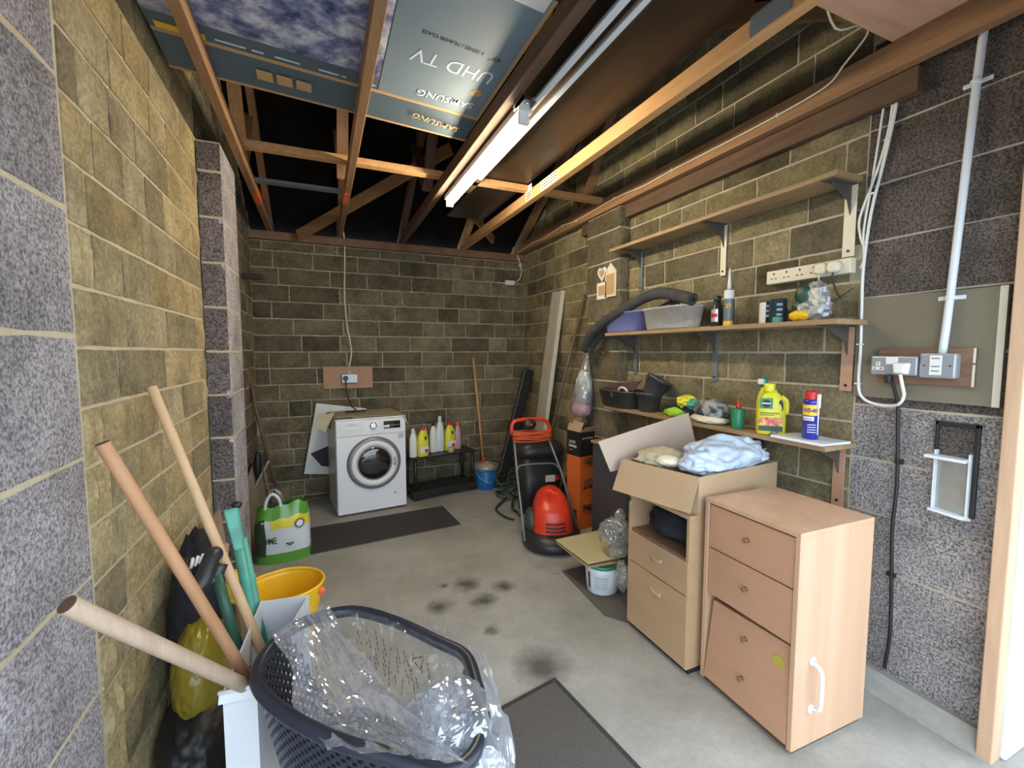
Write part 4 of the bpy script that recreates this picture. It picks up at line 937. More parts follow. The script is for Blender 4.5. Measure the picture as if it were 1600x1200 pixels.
# ================================================================ RIGHT PIER: board, sockets, conduit, cables, recess
FX = 2.166
b = MB(); b.box(2.150, FX, 0.722, 1.182, 1.248, 1.668); o = obj('backing_board', b, 'ply', bevel=0.002); tag(o, 'olive-brown backing board on the right pier behind the sockets', 'board')
b = MB(); b.box(2.149, 2.1505, 0.722, 0.742, 1.248, 1.668); s = obj('pale_edge', b, 'weathered_edge', o, label='pale sawn right edge')
b = MB(); b.box(2.134, 2.150, 0.785, 1.085, 1.315, 1.455); o = obj('mounting_board', b, 'ply_dark', bevel=0.002); tag(o, 'small reddish brown wooden pad directly behind the metal sockets', 'board')
b = MB(); b.box(2.133, 2.1345, 0.785, 0.792, 1.315, 1.395); b.box(2.133, 2.1345, 0.785, 0.792, 1.402, 1.455); obj('split_edge', b, 'weathered_edge', o, label='pale split edge')
t = thing('double_socket', 'grey metal double socket with white plug on the right pier', 'socket', (2.12, 1.01, 1.35))
b = MB(); b.box(2.098, 2.134, 0.935, 1.093, 1.348, 1.424); sk = obj('metal_box', b, 'steel_grey', t, bevel=0.006); sk.data.materials[0] = M['sock'] = mat('brushed_grey_plate', (0.36, 0.39, 0.43), 0.35, 0.4)
b = MB(); b.box(2.0965, 2.0985, 1.045, 1.085, 1.368, 1.380); b.box(2.0965, 2.0985, 1.058, 1.072, 1.385, 1.400); so = obj('socket_insert', b, 'white', sk)
b = MB(); b.box(2.0958, 2.0966, 1.072, 1.080, 1.372, 1.376); b.box(2.0958, 2.0966, 1.050, 1.058, 1.372, 1.376); b.box(2.0958, 2.0966, 1.0635, 1.0665, 1.389, 1.397); obj('pin_holes', b, 'print_black', so)
b = MB(); b.box(2.0965, 2.0985, 0.998, 1.038, 1.392, 1.420); obj('white_sticker', b, 'white', sk)
b = MB(); b.box(2.096, 2.134, 0.822, 0.930, 1.343, 1.436); sk2 = obj('fused_spur', b, M['sock'], None, bevel=0.007); tag(sk2, 'square grey metal switch box at the foot of the white conduit', 'switch')
b = MB(); b.box(2.0945, 2.0965, 0.862, 0.898, 1.355, 1.428); ins = obj('white_insert', b, 'white', sk2, bevel=0.001)
b = MB()
for z in (1.368, 1.385, 1.415): b.box(2.0938, 2.0946, 0.868, 0.892, z, z + 0.004)
obj('markings', b, 'steel_grey', ins)
b = MB()
for y in (0.838, 0.914): b.lathe([(0.003, 0), (0.003, 0.001)], 8, (2.096, y, 1.39), Matrix.Rotation(math.radians(-90), 4, 'Y'))
obj('screw', b, 'print_black', sk2)
t = thing('white_plug', 'white plug with looping cable in the grey double socket', 'plug', (2.08, 0.985, 1.36))
b = MB(); b.hexa([(2.098, 0.958, 1.352), (2.098, 1.008, 1.352), (2.098, 1.013, 1.400), (2.098, 0.953, 1.400)], [(2.070, 0.965, 1.358), (2.070, 1.0, 1.358), (2.072, 1.004, 1.394), (2.072, 0.962, 1.394)]); obj('plug_body', b, 'white', t, bevel=0.006)
b = MB(); b.tube([(2.085, 0.982, 1.354), (2.09, 0.975, 1.31), (2.10, 0.972, 1.27), (2.11, 0.99, 1.235), (2.13, 1.03, 1.222), (2.14, 1.09, 1.222), (2.143, 1.14, 1.245), (2.145, 1.158, 1.30), (2.148, 1.16, 1.45), (2.15, 1.165, 1.62), (2.15, 1.168, 1.80), (2.15, 1.15, 2.03), (2.15, 1.11, 2.25), (2.15, 1.085, 2.42), (2.15, 1.078, 2.56)], 0.006, 10, smooth=4); obj('flex', b, 'white', t)
b = MB()
for z in (1.30, 1.47, 2.10, 2.30): b.box(2.138, 2.150, 1.150 if z < 1.6 else (1.135 if z < 2.2 else 1.095), 1.172 if z < 1.6 else (1.158 if z < 2.2 else 1.115), z, z + 0.006)
obj('cable_clip', b, 'white', t)
b = MB(); b.tube([(2.15, 1.118, 2.56), (2.15, 1.14, 2.30), (2.15, 1.16, 2.10), (2.15, 1.175, 1.95), (2.15, 1.168, 1.84), (2.15, 1.18, 1.80)], 0.0045, 8, smooth=4); o = obj('white_cable', b, 'white'); tag(o, 'straight white cable, left of the three above the white bracket', 'cable')
b = MB(); b.tube([(2.15, 1.095, 2.56), (2.15, 1.10, 2.38), (2.15, 1.13, 2.22), (2.15, 1.175, 2.08), (2.15, 1.195, 2.0), (2.15, 1.185, 1.93), (2.15, 1.175, 1.90)], 0.005, 8, smooth=4); o = obj('white_cable', b, 'white'); tag(o, 'white cable bowing out to the left between the other two', 'cable')
b = MB(); b.tube([(2.10, 1.025, 1.352), (2.125, 1.02, 1.30), (2.145, 1.012, 1.23), (2.15, 1.008, 1.12), (2.152, 1.0, 0.90), (2.15, 1.005, 0.70), (2.152, 0.995, 0.45), (2.15, 0.99, 0.25), (2.148, 1.0, 0.11)], 0.0065, 10, smooth=4); 
t = thing('black_cable', 'black cable running from the socket down the right pier', 'cable', (2.15, 1.0, 0.1)); obj('flex', b, 'black', t)
b = MB(); b.box(2.085, 2.112, 1.014, 1.036, 1.315, 1.352); obj('plug_grip', b, 'black', t, bevel=0.006)
b = MB(); b.box(2.146, 2.160, 0.985, 1.012, 0.985, 1.005); b.box(2.146, 2.160, 0.985, 1.015, 0.51, 0.525); obj('cable_clip', b, 'black', t)
t = thing('conduit_pipe', 'white plastic conduit running up the right pier', 'conduit', (2.13, 0.87, 1.44))
b = MB(); b.tube([(2.125, 0.875, 1.432), (2.135, 0.868, 1.64), (2.14, 0.84, 2.38), (2.14, 0.825, 2.64)], 0.0125, 16, smooth=3); obj('pipe', b, 'pvc', t)
for z, y in ((1.64, 0.868), (2.385, 0.84)):
    b = MB(); b.lathe([(0.0165, -0.008), (0.0165, 0.008)], 16, (2.137, y, z)); b.box(2.146, 2.151, y - 0.04, y + 0.04, z - 0.008, z + 0.008); obj('saddle_clip', b, 'pvc', t, bevel=0.003)
t = thing('wall_recess_box', 'black framed galvanised metal tray let into the right pier', 'metal box', (2.15, 0.83, 0.83))
b = MB(); b.box(2.150, 2.166, 0.765, 0.890, 1.165, 1.180); b.box(2.150, 2.166, 0.765, 0.778, 0.835, 1.18); b.box(2.150, 2.166, 0.880, 0.890, 1.05, 1.18); obj('frame', b, 'black', t, bevel=0.002)
b = MB(); b.box(2.160, 2.166, 0.778, 0.880, 1.02, 1.165); obj('inner_face', b, 'block', t)
b = MB(); b.box(2.156, 2.164, 0.788, 0.878, 0.84, 1.045); obj('plate', b, 'galv', t, bevel=0.002)
b = MB(); b.box(2.140, 2.160, 0.780, 0.786, 0.838, 1.07); b.box(2.140, 2.160, 0.878, 0.884, 0.84, 1.07); b.hexa([(2.12, 0.79, 0.830), (2.12, 0.885, 0.838), (2.16, 0.885, 0.838), (2.16, 0.775, 0.822)], [(2.12, 0.79, 0.842), (2.12, 0.885, 0.846), (2.16, 0.885, 0.846), (2.16, 0.775, 0.838)]); obj('side_lips', b, 'pvc', t)
b = MB(); b.box(2.105, 2.160, 0.782, 0.902, 1.040, 1.052); obj('tray_lip', b, 'pvc', t, bevel=0.003)

# ---------------------------------------------------------------- on the far pier
t = thing('photo_frame', 'white and natural wood frame of heart and house shapes on the far right pier', 'picture frame', (2.06, 2.91, 1.84))
xf = 2.058
def yz(pts): return [(xf, y, z) for y, z in pts]
b = MB(); b.poly(yz([(2.92, 1.862), (2.785, 1.862), (2.785, 2.045), (2.775, 2.045), (2.855, 2.12), (2.93, 2.045), (2.92, 2.045)]), 0.008, (1, 0, 0)); obj('house_frame', b, 'cream', t)
b = MB(); b.box(xf - 0.002, xf, 2.80, 2.905, 1.88, 2.035); obj('house_backing', b, 'tan_print', t, label='bare tan backing')
b = MB(); b.poly(yz([(3.03, 1.855), (2.90, 1.855), (2.90, 1.985), (3.03, 1.985)]), 0.008, (1, 0, 0)); obj('square_frame', b, 'white', t)
b = MB(); b.box(xf - 0.002, xf, 2.925, 3.008, 1.885, 1.96); obj('square_backing', b, 'tan_print', t)
b = MB(); hp = []
for k in range(24):
    a = 2 * math.pi * k / 24; hp.append((2.965 + 0.0037 * 16 * math.sin(a) ** 3, 2.055 + 0.0040 * (13 * math.cos(a) - 5 * math.cos(2 * a) - 2 * math.cos(3 * a) - math.cos(4 * a))))
b.poly(yz(hp), 0.008, (1, 0, 0)); obj('heart_frame', b, 'white', t)
b = MB(); b.poly([(xf - 0.002, 2.965 + (y - 2.965) * 0.6, 2.055 + (z - 2.055) * 0.62) for y, z in hp], 0.002, (1, 0, 0)); obj('heart_backing', b, 'tan_print', t)
b = MB(); b.poly([(xf - 0.003, 2.855 + (y - 2.965) * 0.32, 2.07 + (z - 2.055) * 0.32) for y, z in hp], 0.003, (1, 0, 0)); obj('small_heart', b, 'white', t)
t = thing('hook_rail', 'dark metal hook rail on the far right pier', 'hook rail', (2.06, 3.0, 1.44))
b = MB(); b.box(2.056, 2.066, 2.87, 3.15, 1.442, 1.462); obj('rail', b, 'rust', t, bevel=0.002)
for y in (2.90, 2.97, 3.04, 3.11):
    b = MB(); b.tube([(2.058, y, 1.45), (2.035, y, 1.425), (2.025, y, 1.435)], 0.004, 8); obj('hook', b, 'rust', t)
M['paleg'] = mat('pale_grey_fabric', (0.36, 0.40, 0.40), 0.8, c2=(0.5, 0.53, 0.52), scale=14, bump=0.6)
t = thing('hanging_bag', 'clear bag of pale and pink fabric hanging from the hook rail', 'bag', (1.98, 3.10, 0.88))
b = MB(); pts = [((2.04, 3.125, 1.435), 0.006), ((2.03, 3.12, 1.38), 0.022), ((2.01, 3.11, 1.30), 0.048), ((1.99, 3.10, 1.20), 0.078), ((1.98, 3.10, 1.10), 0.098), ((1.98, 3.11, 1.0), 0.105), ((1.985, 3.12, 0.93), 0.090), ((1.99, 3.12, 0.885), 0.045)]
def bagfn(inset, pts):
    def fn(u, v):
        i = min(int(v * (len(pts) - 1)), len(pts) - 2); f = v * (len(pts) - 1) - i
        c = Vector(pts[i][0]).lerp(Vector(pts[i + 1][0]), f); r = pts[i][1] * (1 - f) + pts[i + 1][1] * f - inset
        a = 2 * math.pi * u; r = max(r, 0.003) * (1 + 0.10 * noise.noise(Vector((math.cos(a) * 2, math.sin(a) * 2, v * 5))))
        return (c.x + r * math.cos(a) * 0.75, c.y + r * math.sin(a), c.z)
    return fn
b.grid(bagfn(0.0, pts), 28, 22, closed_u=True); obj('film', b, 'film_bulge', t)
b = MB(); b.blob((1.985, 3.095, 1.13), (0.062, 0.085, 0.155), 0.25, 2.2, 5); obj('pale_fabric', b, 'paleg', t)
b = MB(); b.blob((1.965, 3.16, 1.13), (0.03, 0.035, 0.09), 0.25, 2.2, 8, sub=3); obj('grey_fabric', b, 'dark_grey', t)
b = MB(); b.blob((1.985, 3.125, 0.965), (0.072, 0.095, 0.066), 0.10, 2.2, 15); obj('pink_fabric', b, 'pink', t)

# ================================================================ BACK WALL
t = thing('socket_board', 'pinkish board with a double socket on the back wall above the washing machine', 'board', (0.25, 4.64, 1.08))
b = MB(); b.box(0.02, 0.478, 4.632, 4.645, 1.078, 1.295); obj('board', b, 'hardboard', t, bevel=0.002)
b = MB(); b.box(0.185, 0.335, 4.60, 4.632, 1.132, 1.222); s = obj('double_socket', b, M['sock'], t, bevel=0.006)
b = MB(); b.lathe([(0.026, 0), (0.024, 0.03)], 16, (0.222, 4.60, 1.18), Matrix.Rotation(math.radians(90), 4, 'X')); obj('plug', b, 'black', s)
b = MB(); b.box(0.272, 0.30, 4.598, 4.60, 1.15, 1.185); b.box(0.305, 0.325, 4.598, 4.60, 1.15, 1.185); obj('switches', b, 'white', s)
b = MB(); b.tube([(0.262, 4.628, 1.222), (0.262, 4.648, 1.30), (0.285, 4.65, 1.45), (0.25, 4.65, 1.7), (0.235, 4.65, 2.0), (0.245, 4.65, 2.3), (0.242, 4.60, 2.55), (0.21, 4.55, 2.62)], 0.007, 8, smooth=5); o = obj('white_cable', b, 'cream'); tag(o, 'white cable dropping down the back wall to the socket', 'cable')
b = MB(); b.tube([(0.222, 4.565, 1.165), (0.225, 4.56, 1.05), (0.26, 4.52, 0.92), (0.30, 4.42, 0.885), (0.20, 4.33, 0.885), (0.30, 4.28, 0.887), (0.38, 4.34, 0.887)], 0.006, 8, smooth=5); o = obj('power_cable', b, 'black'); tag(o, 'black cable from the back wall socket coiled on the washing machine', 'cable')
t = thing('junction_box', 'small white junction box with loose cable in the right corner of the back wall', 'junction box', (1.97, 4.63, 2.2))
b = MB(); b.box(1.925, 2.03, 4.61, 4.65, 2.185, 2.235); obj('box_body', b, 'white', t, bevel=0.004)
b = MB(); b.tube([(2.03, 4.63, 2.215), (2.10, 4.63, 2.26), (2.125, 4.63, 2.36), (2.09, 4.63, 2.42), (2.12, 4.61, 2.40), (2.09, 4.60, 2.44), (2.05, 4.58, 2.52)], 0.005, 8, smooth=4); obj('flex', b, 'white', t)
b = MB(); b.tube([(1.925, 4.63, 2.21), (1.87, 4.64, 2.205), (1.84, 4.642, 2.22)], 0.004, 8); obj('flex', b, 'white', t)
t = thing('truss_cable', 'white cable clipped along the roof truss on the right wall', 'cable', (2.06, 2.6, 2.58))
b = MB(); b.tube([(2.05, 4.60, 2.53), (2.055, 4.2, 2.565), (2.06, 3.957, 2.557), (2.06, 3.6, 2.585), (2.06, 3.363, 2.567), (2.06, 2.82, 2.587), (2.06, 2.5, 2.57), (2.06, 2.227, 2.577), (2.06, 1.842, 2.576), (2.06, 1.528, 2.58), (2.055, 1.307, 2.593), (2.05, 1.233, 2.640), (2.03, 1.137, 2.70), (1.95, 1.12, 2.70), (1.85, 1.15, 2.68), (1.72, 1.12, 2.76)], 0.0045, 8, smooth=4); obj('flex', b, 'cream', t)
b = MB()
for y, z in ((3.6, 2.583), (3.36, 2.565), (2.82, 2.586), (2.23, 2.576), (1.53, 2.579)): b.box(2.055, 2.068, y - 0.006, y + 0.006, z - 0.006, z + 0.010)
obj('cable_clip', b, 'cream', t)
b = MB(); b.box(XL + 0.0, XL + 0.16, 4.10, 4.14, 2.02, 2.06); o = obj('wall_bracket', b, 'black', bevel=0.004); tag(o, 'short black bracket sticking out behind the left pier', 'bracket')

# ---------------------------------------------------------------- washing machine
t = thing('washing_machine', 'white front-loading washing machine against the back wall', 'washing machine', (0.10, 4.02, 0), math.radians(6.2))
W, DP, H = 0.607, 0.52, 0.848
b = MB(); b.box(0, W, 0.012, DP, 0.02, H - 0.004); cab = obj('cabinet', b, 'white_metal', t, world=False, bevel=0.008)
b = MB(); b.box(0.004, W - 0.004, -0.002, 0.012, 0.02, H - 0.145); obj('front_panel', b, 'white_metal', t, world=False, bevel=0.004)
b = MB(); b.box(0.004, W - 0.004, -0.006, 0.012, H - 0.141, H - 0.006); cp = obj('control_panel', b, 'white_metal', t, world=False, bevel=0.004)
b = MB(); b.box(-0.001, W + 0.001, 0.0, DP + 0.01, H - 0.004, H + 0.010); obj('worktop', b, 'white', t, world=False, bevel=0.004)
for x, y in ((0.06, 0.06), (W - 0.06, 0.06), (0.06, DP - 0.06), (W - 0.06, DP - 0.06)):
    b = MB(); b.lathe([(0.022, 0), (0.022, 0.006), (0.012, 0.008), (0.012, 0.024)], 12, (x, y, 0)); obj('foot', b, 'black', t, world=False)
Rf = Matrix.Rotation(math.radians(90), 4, 'X'); dc = (0.318, -0.002, 0.452)
b = MB(); b.lathe([(0.232, 0), (0.236, 0.006), (0.232, 0.016), (0.205, 0.028), (0.198, 0.024)], 48, dc, Rf); M['ring'] = mat('door_ring_grey', (0.22, 0.22, 0.235), 0.35, 0.3); door = obj('door_ring', b, 'ring', t, world=False, label='grey outer door ring')
b = MB(); b.lathe([(0.200, 0.0), (0.202, 0.028), (0.190, 0.036), (0.158, 0.030), (0.150, 0.018)], 48, dc, Rf, cap=False); obj('inner_ring', b, 'white', door, world=False, label='white inner door ring')
b = MB(); b.lathe([(0.155, 0.010), (0.152, 0.020), (0.125, 0.030), (0.085, 0.036), (0.03, 0.038)], 40, dc, Rf); obj('door_glass', b, 'dark_glass', door, world=False)
b = MB(); b.tube([(dc[0] + 0.172, -0.034, 0.42), (dc[0] + 0.178, -0.040, 0.45), (dc[0] + 0.174, -0.034, 0.49)], 0.010, 10); obj('door_handle', b, 'silver', door, world=False)
b = MB(); b.box(0.012, 0.238, -0.0075, -0.0055, H - 0.125, H - 0.018); dr_ = obj('detergent_drawer', b, 'white', cp, world=False, bevel=0.001)
b = MB(); b.box(0.055, 0.205, -0.0095, -0.007, H - 0.086, H - 0.062); obj('drawer_grip', b, 'silver', cp, world=False, bevel=0.002)
fit_text('lettering', 'BOSCH', Vector((0.10, 4.02, 0)) + Matrix.Rotation(math.radians(6.2), 3, 'Z') @ Vector((0.10, -0.0085, H - 0.048)), Vector((0.10, 4.02, 0)) + Matrix.Rotation(math.radians(6.2), 3, 'Z') @ Vector((0.165, -0.0085, H - 0.048)), (0, 0, 1), 0.011, 'steel_grey', cp)
b = MB(); b.lathe([(0.032, 0), (0.031, 0.014), (0.026, 0.022), (0.020, 0.022)], 28, (0.315, -0.006, H - 0.062), Rf); obj('program_knob', b, 'chrome', cp, world=False)
b = MB(); b.box(0.405, 0.555, -0.0078, -0.0055, H - 0.098, H - 0.030); ds = obj('display', b, 'dark_glass', cp, world=False, label='black display window')
b = MB()
for i in range(9): b.box(0.412 + i * 0.015, 0.420 + i * 0.015, -0.0086, -0.0078, H - 0.072, H - 0.068)
obj('display_marks', b, 'print_white', ds, world=False)
b = MB(); b.hexa([(0.36, -0.0082, H - 0.082), (0.455, -0.0088, H - 0.088), (0.46, -0.0088, H - 0.062), (0.36, -0.0082, H - 0.072)], [(0.36, -0.0072, H - 0.082), (0.455, -0.0072, H - 0.088), (0.46, -0.0072, H - 0.062), (0.36, -0.0072, H - 0.072)]); obj('paper_tag', b, 'print_white', cp, world=False)
b = MB()
for i in range(4): b.box(0.535, 0.585, -0.0034, -0.0018, 0.655 + i * 0.011, 0.660 + i * 0.011)
obj('printed_notice', b, 'steel_grey', t, world=False)
b = MB(); b.box(0.49, 0.508, -0.0034, -0.0018, 0.145, 0.158); obj('maker_badge', b, 'steel_grey', t, world=False)
# cloth over the top
t2 = thing('dust_cloth', 'beige cloth spread over the top of the washing machine', 'cloth', (0.35, 4.3, 0.86), math.radians(6.2))
def cl(u, v):
    x = -0.06 + 0.70 * u; y = 0.02 + 0.50 * v
    z = 0.0045 + 0.006 * (noise.noise(Vector((x * 6, y * 6, 2))) + 0.5)
    if x < 0.0: z = 0.004 - (-x) * 1.6; x = -0.008 + x * 0.35
    if x > 0.605: z -= (x - 0.605) * 1.8; x = 0.612
    if y < 0.12 + 0.1 * noise.noise(Vector((x * 3, 0, 5))) and u < 0.3: z += 0.008
    p = Vector((0.10, 4.02, 0.858)) + Matrix.Rotation(math.radians(6.2), 3, 'Z') @ Vector((x, y, z)); return p
b = MB(); b.grid(cl, 34, 26); obj('sheet', b, 'beige_cloth', t2, solid=0.002)
p0 = Vector((-0.032, 3.99, 0.852)); b = MB(); b.poly([(-0.016, 4.02, 0.901), (0.1, 4.03, 0.926), (0.072, 4, 0.871), (0.019, 3.995, 0.761), (-0.057, 4, 0.831)], 0.004, (0, 1, 0)); obj('hanging_corner', b, 'beige_cloth', t2)
b = MB(); b.poly([(0.67, 4.075, 0.859), (0.704, 4.07, 0.846), (0.725, 4.07, 0.762)], 0.003, (0, 1, 0)); obj('hanging_corner', b, 'beige_cloth', t2)
# white board leaning behind
t = thing('white_board', 'white board with a dark cut-out leaning behind the washing machine', 'panel', (0.1, 4.62, 0.25))
b = MB(); b.plate([(-0.173, 4.56, 0.287), (0.033, 4.565, 0.256), (0.424, 4.62, 0.794), (0.426, 4.62, 0.879), (-0.043, 4.62, 0.952), (-0.078, 4.62, 0.898)][:4] if False else [(-0.174, 4.585, 0.28), (0.316, 4.59, 0.218), (0.407, 4.61, 0.874), (-0.048, 4.61, 0.947)], 0.010); obj('board', b, 'white', t)
b = MB(); b.poly([(-0.113, 4.575, 0.469), (0.047, 4.575, 0.529), (0.081, 4.575, 0.318), (-0.021, 4.575, 0.341)], 0.006, (0, 1, 0)); obj('cut_out', b, 'print_black', t, label='dark cut-out')

# ---------------------------------------------------------------- black two-tier table with bottles
t = thing('side_table', 'low black two-tier table right of the washing machine', 'table', (1.11, 4.38, 0), math.radians(10))
b = MB(); b.box(-0.36, 0.33, -0.15, 0.15, 0.405, 0.425); obj('table_top', b, 'black', t, world=False, bevel=0.004)
b = MB(); b.box(-0.36, 0.33, -0.15, 0.15, 0.075, 0.093); obj('lower_shelf', b, 'black', t, world=False, bevel=0.004)
for x in (-0.325, 0.295):
    for y in (-0.115, 0.115):
        b = MB(); b.tube([(x, y, 0.093), (x, y, 0.405)], 0.019, 14); b.lathe([(0.016, 0), (0.026, 0.01), (0.026, 0.03), (0.018, 0.075)], 14, (x, y, 0)); obj('leg', b, 'black', t, world=False)
b = MB(); b.hexa([(-0.36, -0.152, 0.03), (0.33, -0.152, 0.03), (0.33, -0.146, 0.03), (-0.36, -0.146, 0.03)], [(-0.36, -0.152, 0.078), (0.33, -0.152, 0.078), (0.33, -0.146, 0.078), (-0.36, -0.146, 0.078)]); obj('lower_rail', b, 'black', t, world=False)
def on_table(x, y): return Vector((1.11, 4.38, 0.4255)) + Matrix.Rotation(math.radians(10), 3, 'Z') @ Vector((x, y, 0))
def cleaner(x, y, h, w, m, capm, lab, jugh=False, name='cleaner_bottle'):
    p = on_table(x, y); t = thing(name, lab, 'bottle', p, math.radians(10), 'cleaning bottles on the black table')
    r = w / 2
    b = MB(); b.lathe([(r * 0.93, 0), (r, 0.006), (r, h * 0.5), (r * 0.88, h * 0.68), (r * 0.55, h * 0.82), (r * 0.36, h * 0.87), (r * 0.34, h * 0.9)], 22, sx=1.0, sy=0.7, power=2.6); obj('bottle_body', b, m, t, world=False)
    b = MB(); b.lathe([(r * 0.42, h * 0.88), (r * 0.44, h * 0.89), (r * 0.42, h * 0.985), (r * 0.34, h)], 14); obj('cap', b, capm, t, world=False)
    if jugh:
        b = MB(); b.lathe([(r * 0.16, 0), (r * 0.16, 0.004)], 12, (r * 0.25, -r * 0.62, h * 0.62), Matrix.Rotation(math.radians(90), 4, 'X'), sy=2.4); obj('grip_slot', b, 'print_black', t, world=False)
        b = MB(); b.box(-r * 0.8, r * 0.8, -r * 0.715, -r * 0.70, h * 0.12, h * 0.34); o = obj('printed_label', b, 'print_white', t, world=False)
        b = MB(); b.box(r * 0.1, r * 0.7, -r * 0.73, -r * 0.715, h * 0.14, h * 0.24); obj('label_spot', b, 'gloss_red', o, world=False)
    return t
cleaner(-0.335, -0.09, 0.275, 0.075, 'white', 'white', 'white bottle right beside the washing machine', )
cleaner(-0.238, -0.095, 0.29, 0.115, 'yellow_bottle', 'gloss_red', 'yellow jug with red cap, left of the two on the black table', True)
cleaner(-0.275, 0.045, 0.27, 0.07, 'cream', 'steel_grey', 'cream bottle mostly hidden behind the left yellow jug')
cleaner(-0.175, 0.03, 0.30, 0.075, 'pvc', 'steel_grey', 'white bottle with grey cap just right of the left yellow jug')
cleaner(-0.085, 0.005, 0.305, 0.075, 'white', 'black', 'white bottle with dark cap in the middle of the black table')
cleaner(-0.010, 0.01, 0.36, 0.085, 'pvc', 'pvc', 'tallest pale bottle in the row on the black table')
cleaner(0.095, 0.0, 0.30, 0.115, 'yellow_bottle', 'gloss_red', 'yellow jug with red cap, right of the two on the black table', True)
cleaner(0.195, 0.02, 0.28, 0.070, 'pink_bottle', 'spray_orange', 'pink bottle with orange top at the right end of the black table')
p = on_table(0.062, -0.095); b = MB(); b.lathe([(0.026, 0), (0.028, 0.003), (0.028, 0.045), (0.024, 0.05)], 16, p); o = obj('small_jar', b, 'beige_cloth'); tag(o, 'small beige pot in front of the right yellow jug', 'jar')

# ---------------------------------------------------------------- mop bucket, broom, gutter, hose
t = thing('mop_bucket', 'blue bucket with grey rim and mop head right of the black table', 'bucket', (1.575, 4.33, 0))
b = MB(); b.lathe([(0.098, 0), (0.10, 0.004), (0.122, 0.215), (0.118, 0.215), (0.096, 0.008)], 32); obj('pail', b, 'blue', t, world=False)
b = MB(); b.lathe([(0.123, 0.205), (0.132, 0.21), (0.135, 0.245), (0.130, 0.25), (0.121, 0.245), (0.118, 0.21)], 32, cap=False); obj('rim', b, 'steel_grey', t, world=False, label='pale grey rim'); LAST[0].data.materials[0] = M['sock']
b = MB(); b.tube([(-0.128, -0.01, 0.22), (-0.10, -0.09, 0.14), (0.0, -0.135, 0.09), (0.10, -0.09, 0.14), (0.128, -0.01, 0.22)], 0.003, 8, smooth=5); obj('bail_handle', b, 'galv', t, world=False)
t = thing('mop', 'mop with long pale wooden handle and red socket standing in the blue bucket', 'mop', (1.575, 4.33, 0.2))
b = MB(); b.blob((1.57, 4.33, 0.215), (0.10, 0.10, 0.045), 0.4, 4.0, 2); obj('mop_head', b, 'beige_cloth', t)
b = MB(); b.tube([(1.565, 4.36, 0.24), (1.56, 4.365, 0.31)], 0.018, 12); obj('socket', b, 'gloss_red', t)
b = MB(); b.tube([(1.56, 4.365, 0.27), (1.50, 4.50, 1.375)], 0.0135, 12); obj('handle', b, 'timber_pale', t)
t = thing('rain_gutter', 'black plastic gutter length leaning in the right back corner', 'gutter', (1.83, 4.35, 0))
gp = [Vector((2.089, 4.36, 1.247)), Vector((1.744, 4.28, 0.131))]
b = MB(); b.beam(gp[0], gp[1], 0.115, 0.05, up=(0, -1, 0.2)); g = obj('channel', b, 'black', t, bevel=0.015)
b = MB(); b.beam(gp[1], gp[1] + (gp[1] - gp[0]).normalized() * 0.08, 0.135, 0.07, up=(0, -1, 0.2)); obj('end_fitting', b, 'black', t, bevel=0.01)
m_ = gp[0].lerp(gp[1], 0.55); b = MB(); b.beam(m_ + (gp[1] - gp[0]).normalized() * 0.03, m_, 0.135, 0.07, up=(0, -1, 0.2)); obj('joint_clip', b, 'black', t, bevel=0.01)
t = thing('garden_hose', 'tangle of dark green garden hose on the floor behind the mower', 'hose', (1.75, 4.0, 0))
rr = random.Random(12)
pts = []
for k in range(26):
    a = k * 0.95; r = 0.14 + 0.05 * math.sin(k * 1.9) + rr.uniform(-0.02, 0.03)
    pts.append((1.74 + r * 1.25 * math.cos(a), 4.00 + r * math.sin(a), 0.03 + 0.022 * (k % 9) + rr.uniform(0, 0.02)))
b = MB(); b.tube(pts, 0.011, 8, smooth=5); obj('coil', b, 'hose_green', t)
b = MB(); b.tube([(1.62, 3.86, 0.03), (1.43, 3.664, 0.012), (1.432, 3.442, 0.012), (1.475, 3.36, 0.012)], 0.011, 8, smooth=5); b.tube([(1.75, 3.9, 0.12), (1.565, 3.61, 0.04), (1.573, 3.514, 0.012), (1.556, 3.42, 0.012)], 0.011, 8, smooth=5); obj('loose_end', b, 'hose_green', t)
b = MB(); b.tube([(1.90, 4.10, 0.10), (1.819, 4, 0.373), (1.852, 3.95, 0.543), (1.871, 3.9, 0.455)], 0.011, 8, smooth=5); obj('rising_loop', b, 'hose_green', t)
b = MB(); b.blob((2.0, 4.15, 0.22), (0.10, 0.10, 0.20), 0.35, 2.4, 9, sub=4, flat=-0.2); o = obj('plastic_sheeting', b, 'film_dull'); tag(o, 'cloudy plastic sheeting bunched behind the hose', 'sheeting')
def floor_film(nm, c, rx, ry, lab, seed, rot=0.0):
    def fn(u, v):
        x = (u - 0.5) * 2 * rx; y = (v - 0.5) * 2 * ry; k = noise.noise(Vector((x * 9 + seed, y * 9, 1)))
        x2 = x * math.cos(rot) - y * math.sin(rot); y2 = x * math.sin(rot) + y * math.cos(rot)
        e = 1 + 0.25 * noise.noise(Vector((u * 4, v * 4, seed)))
        return (c[0] + x2 * e, c[1] + y2 * e, 0.006 + 0.03 * abs(k))
    b = MB(); b.grid(fn, 24, 18); o = obj(nm, b, 'film'); tag(o, lab, 'plastic sheet')
floor_film('plastic_sheet', (1.421, 3.416, 0), 0.18, 0.16, 'crumpled clear plastic on the floor left of the mower', 3)
floor_film('plastic_sheet', (1.453, 2.531, 0), 0.17, 0.10, 'flat clear plastic sleeve on the floor in front of the mower', 8, 0.4)

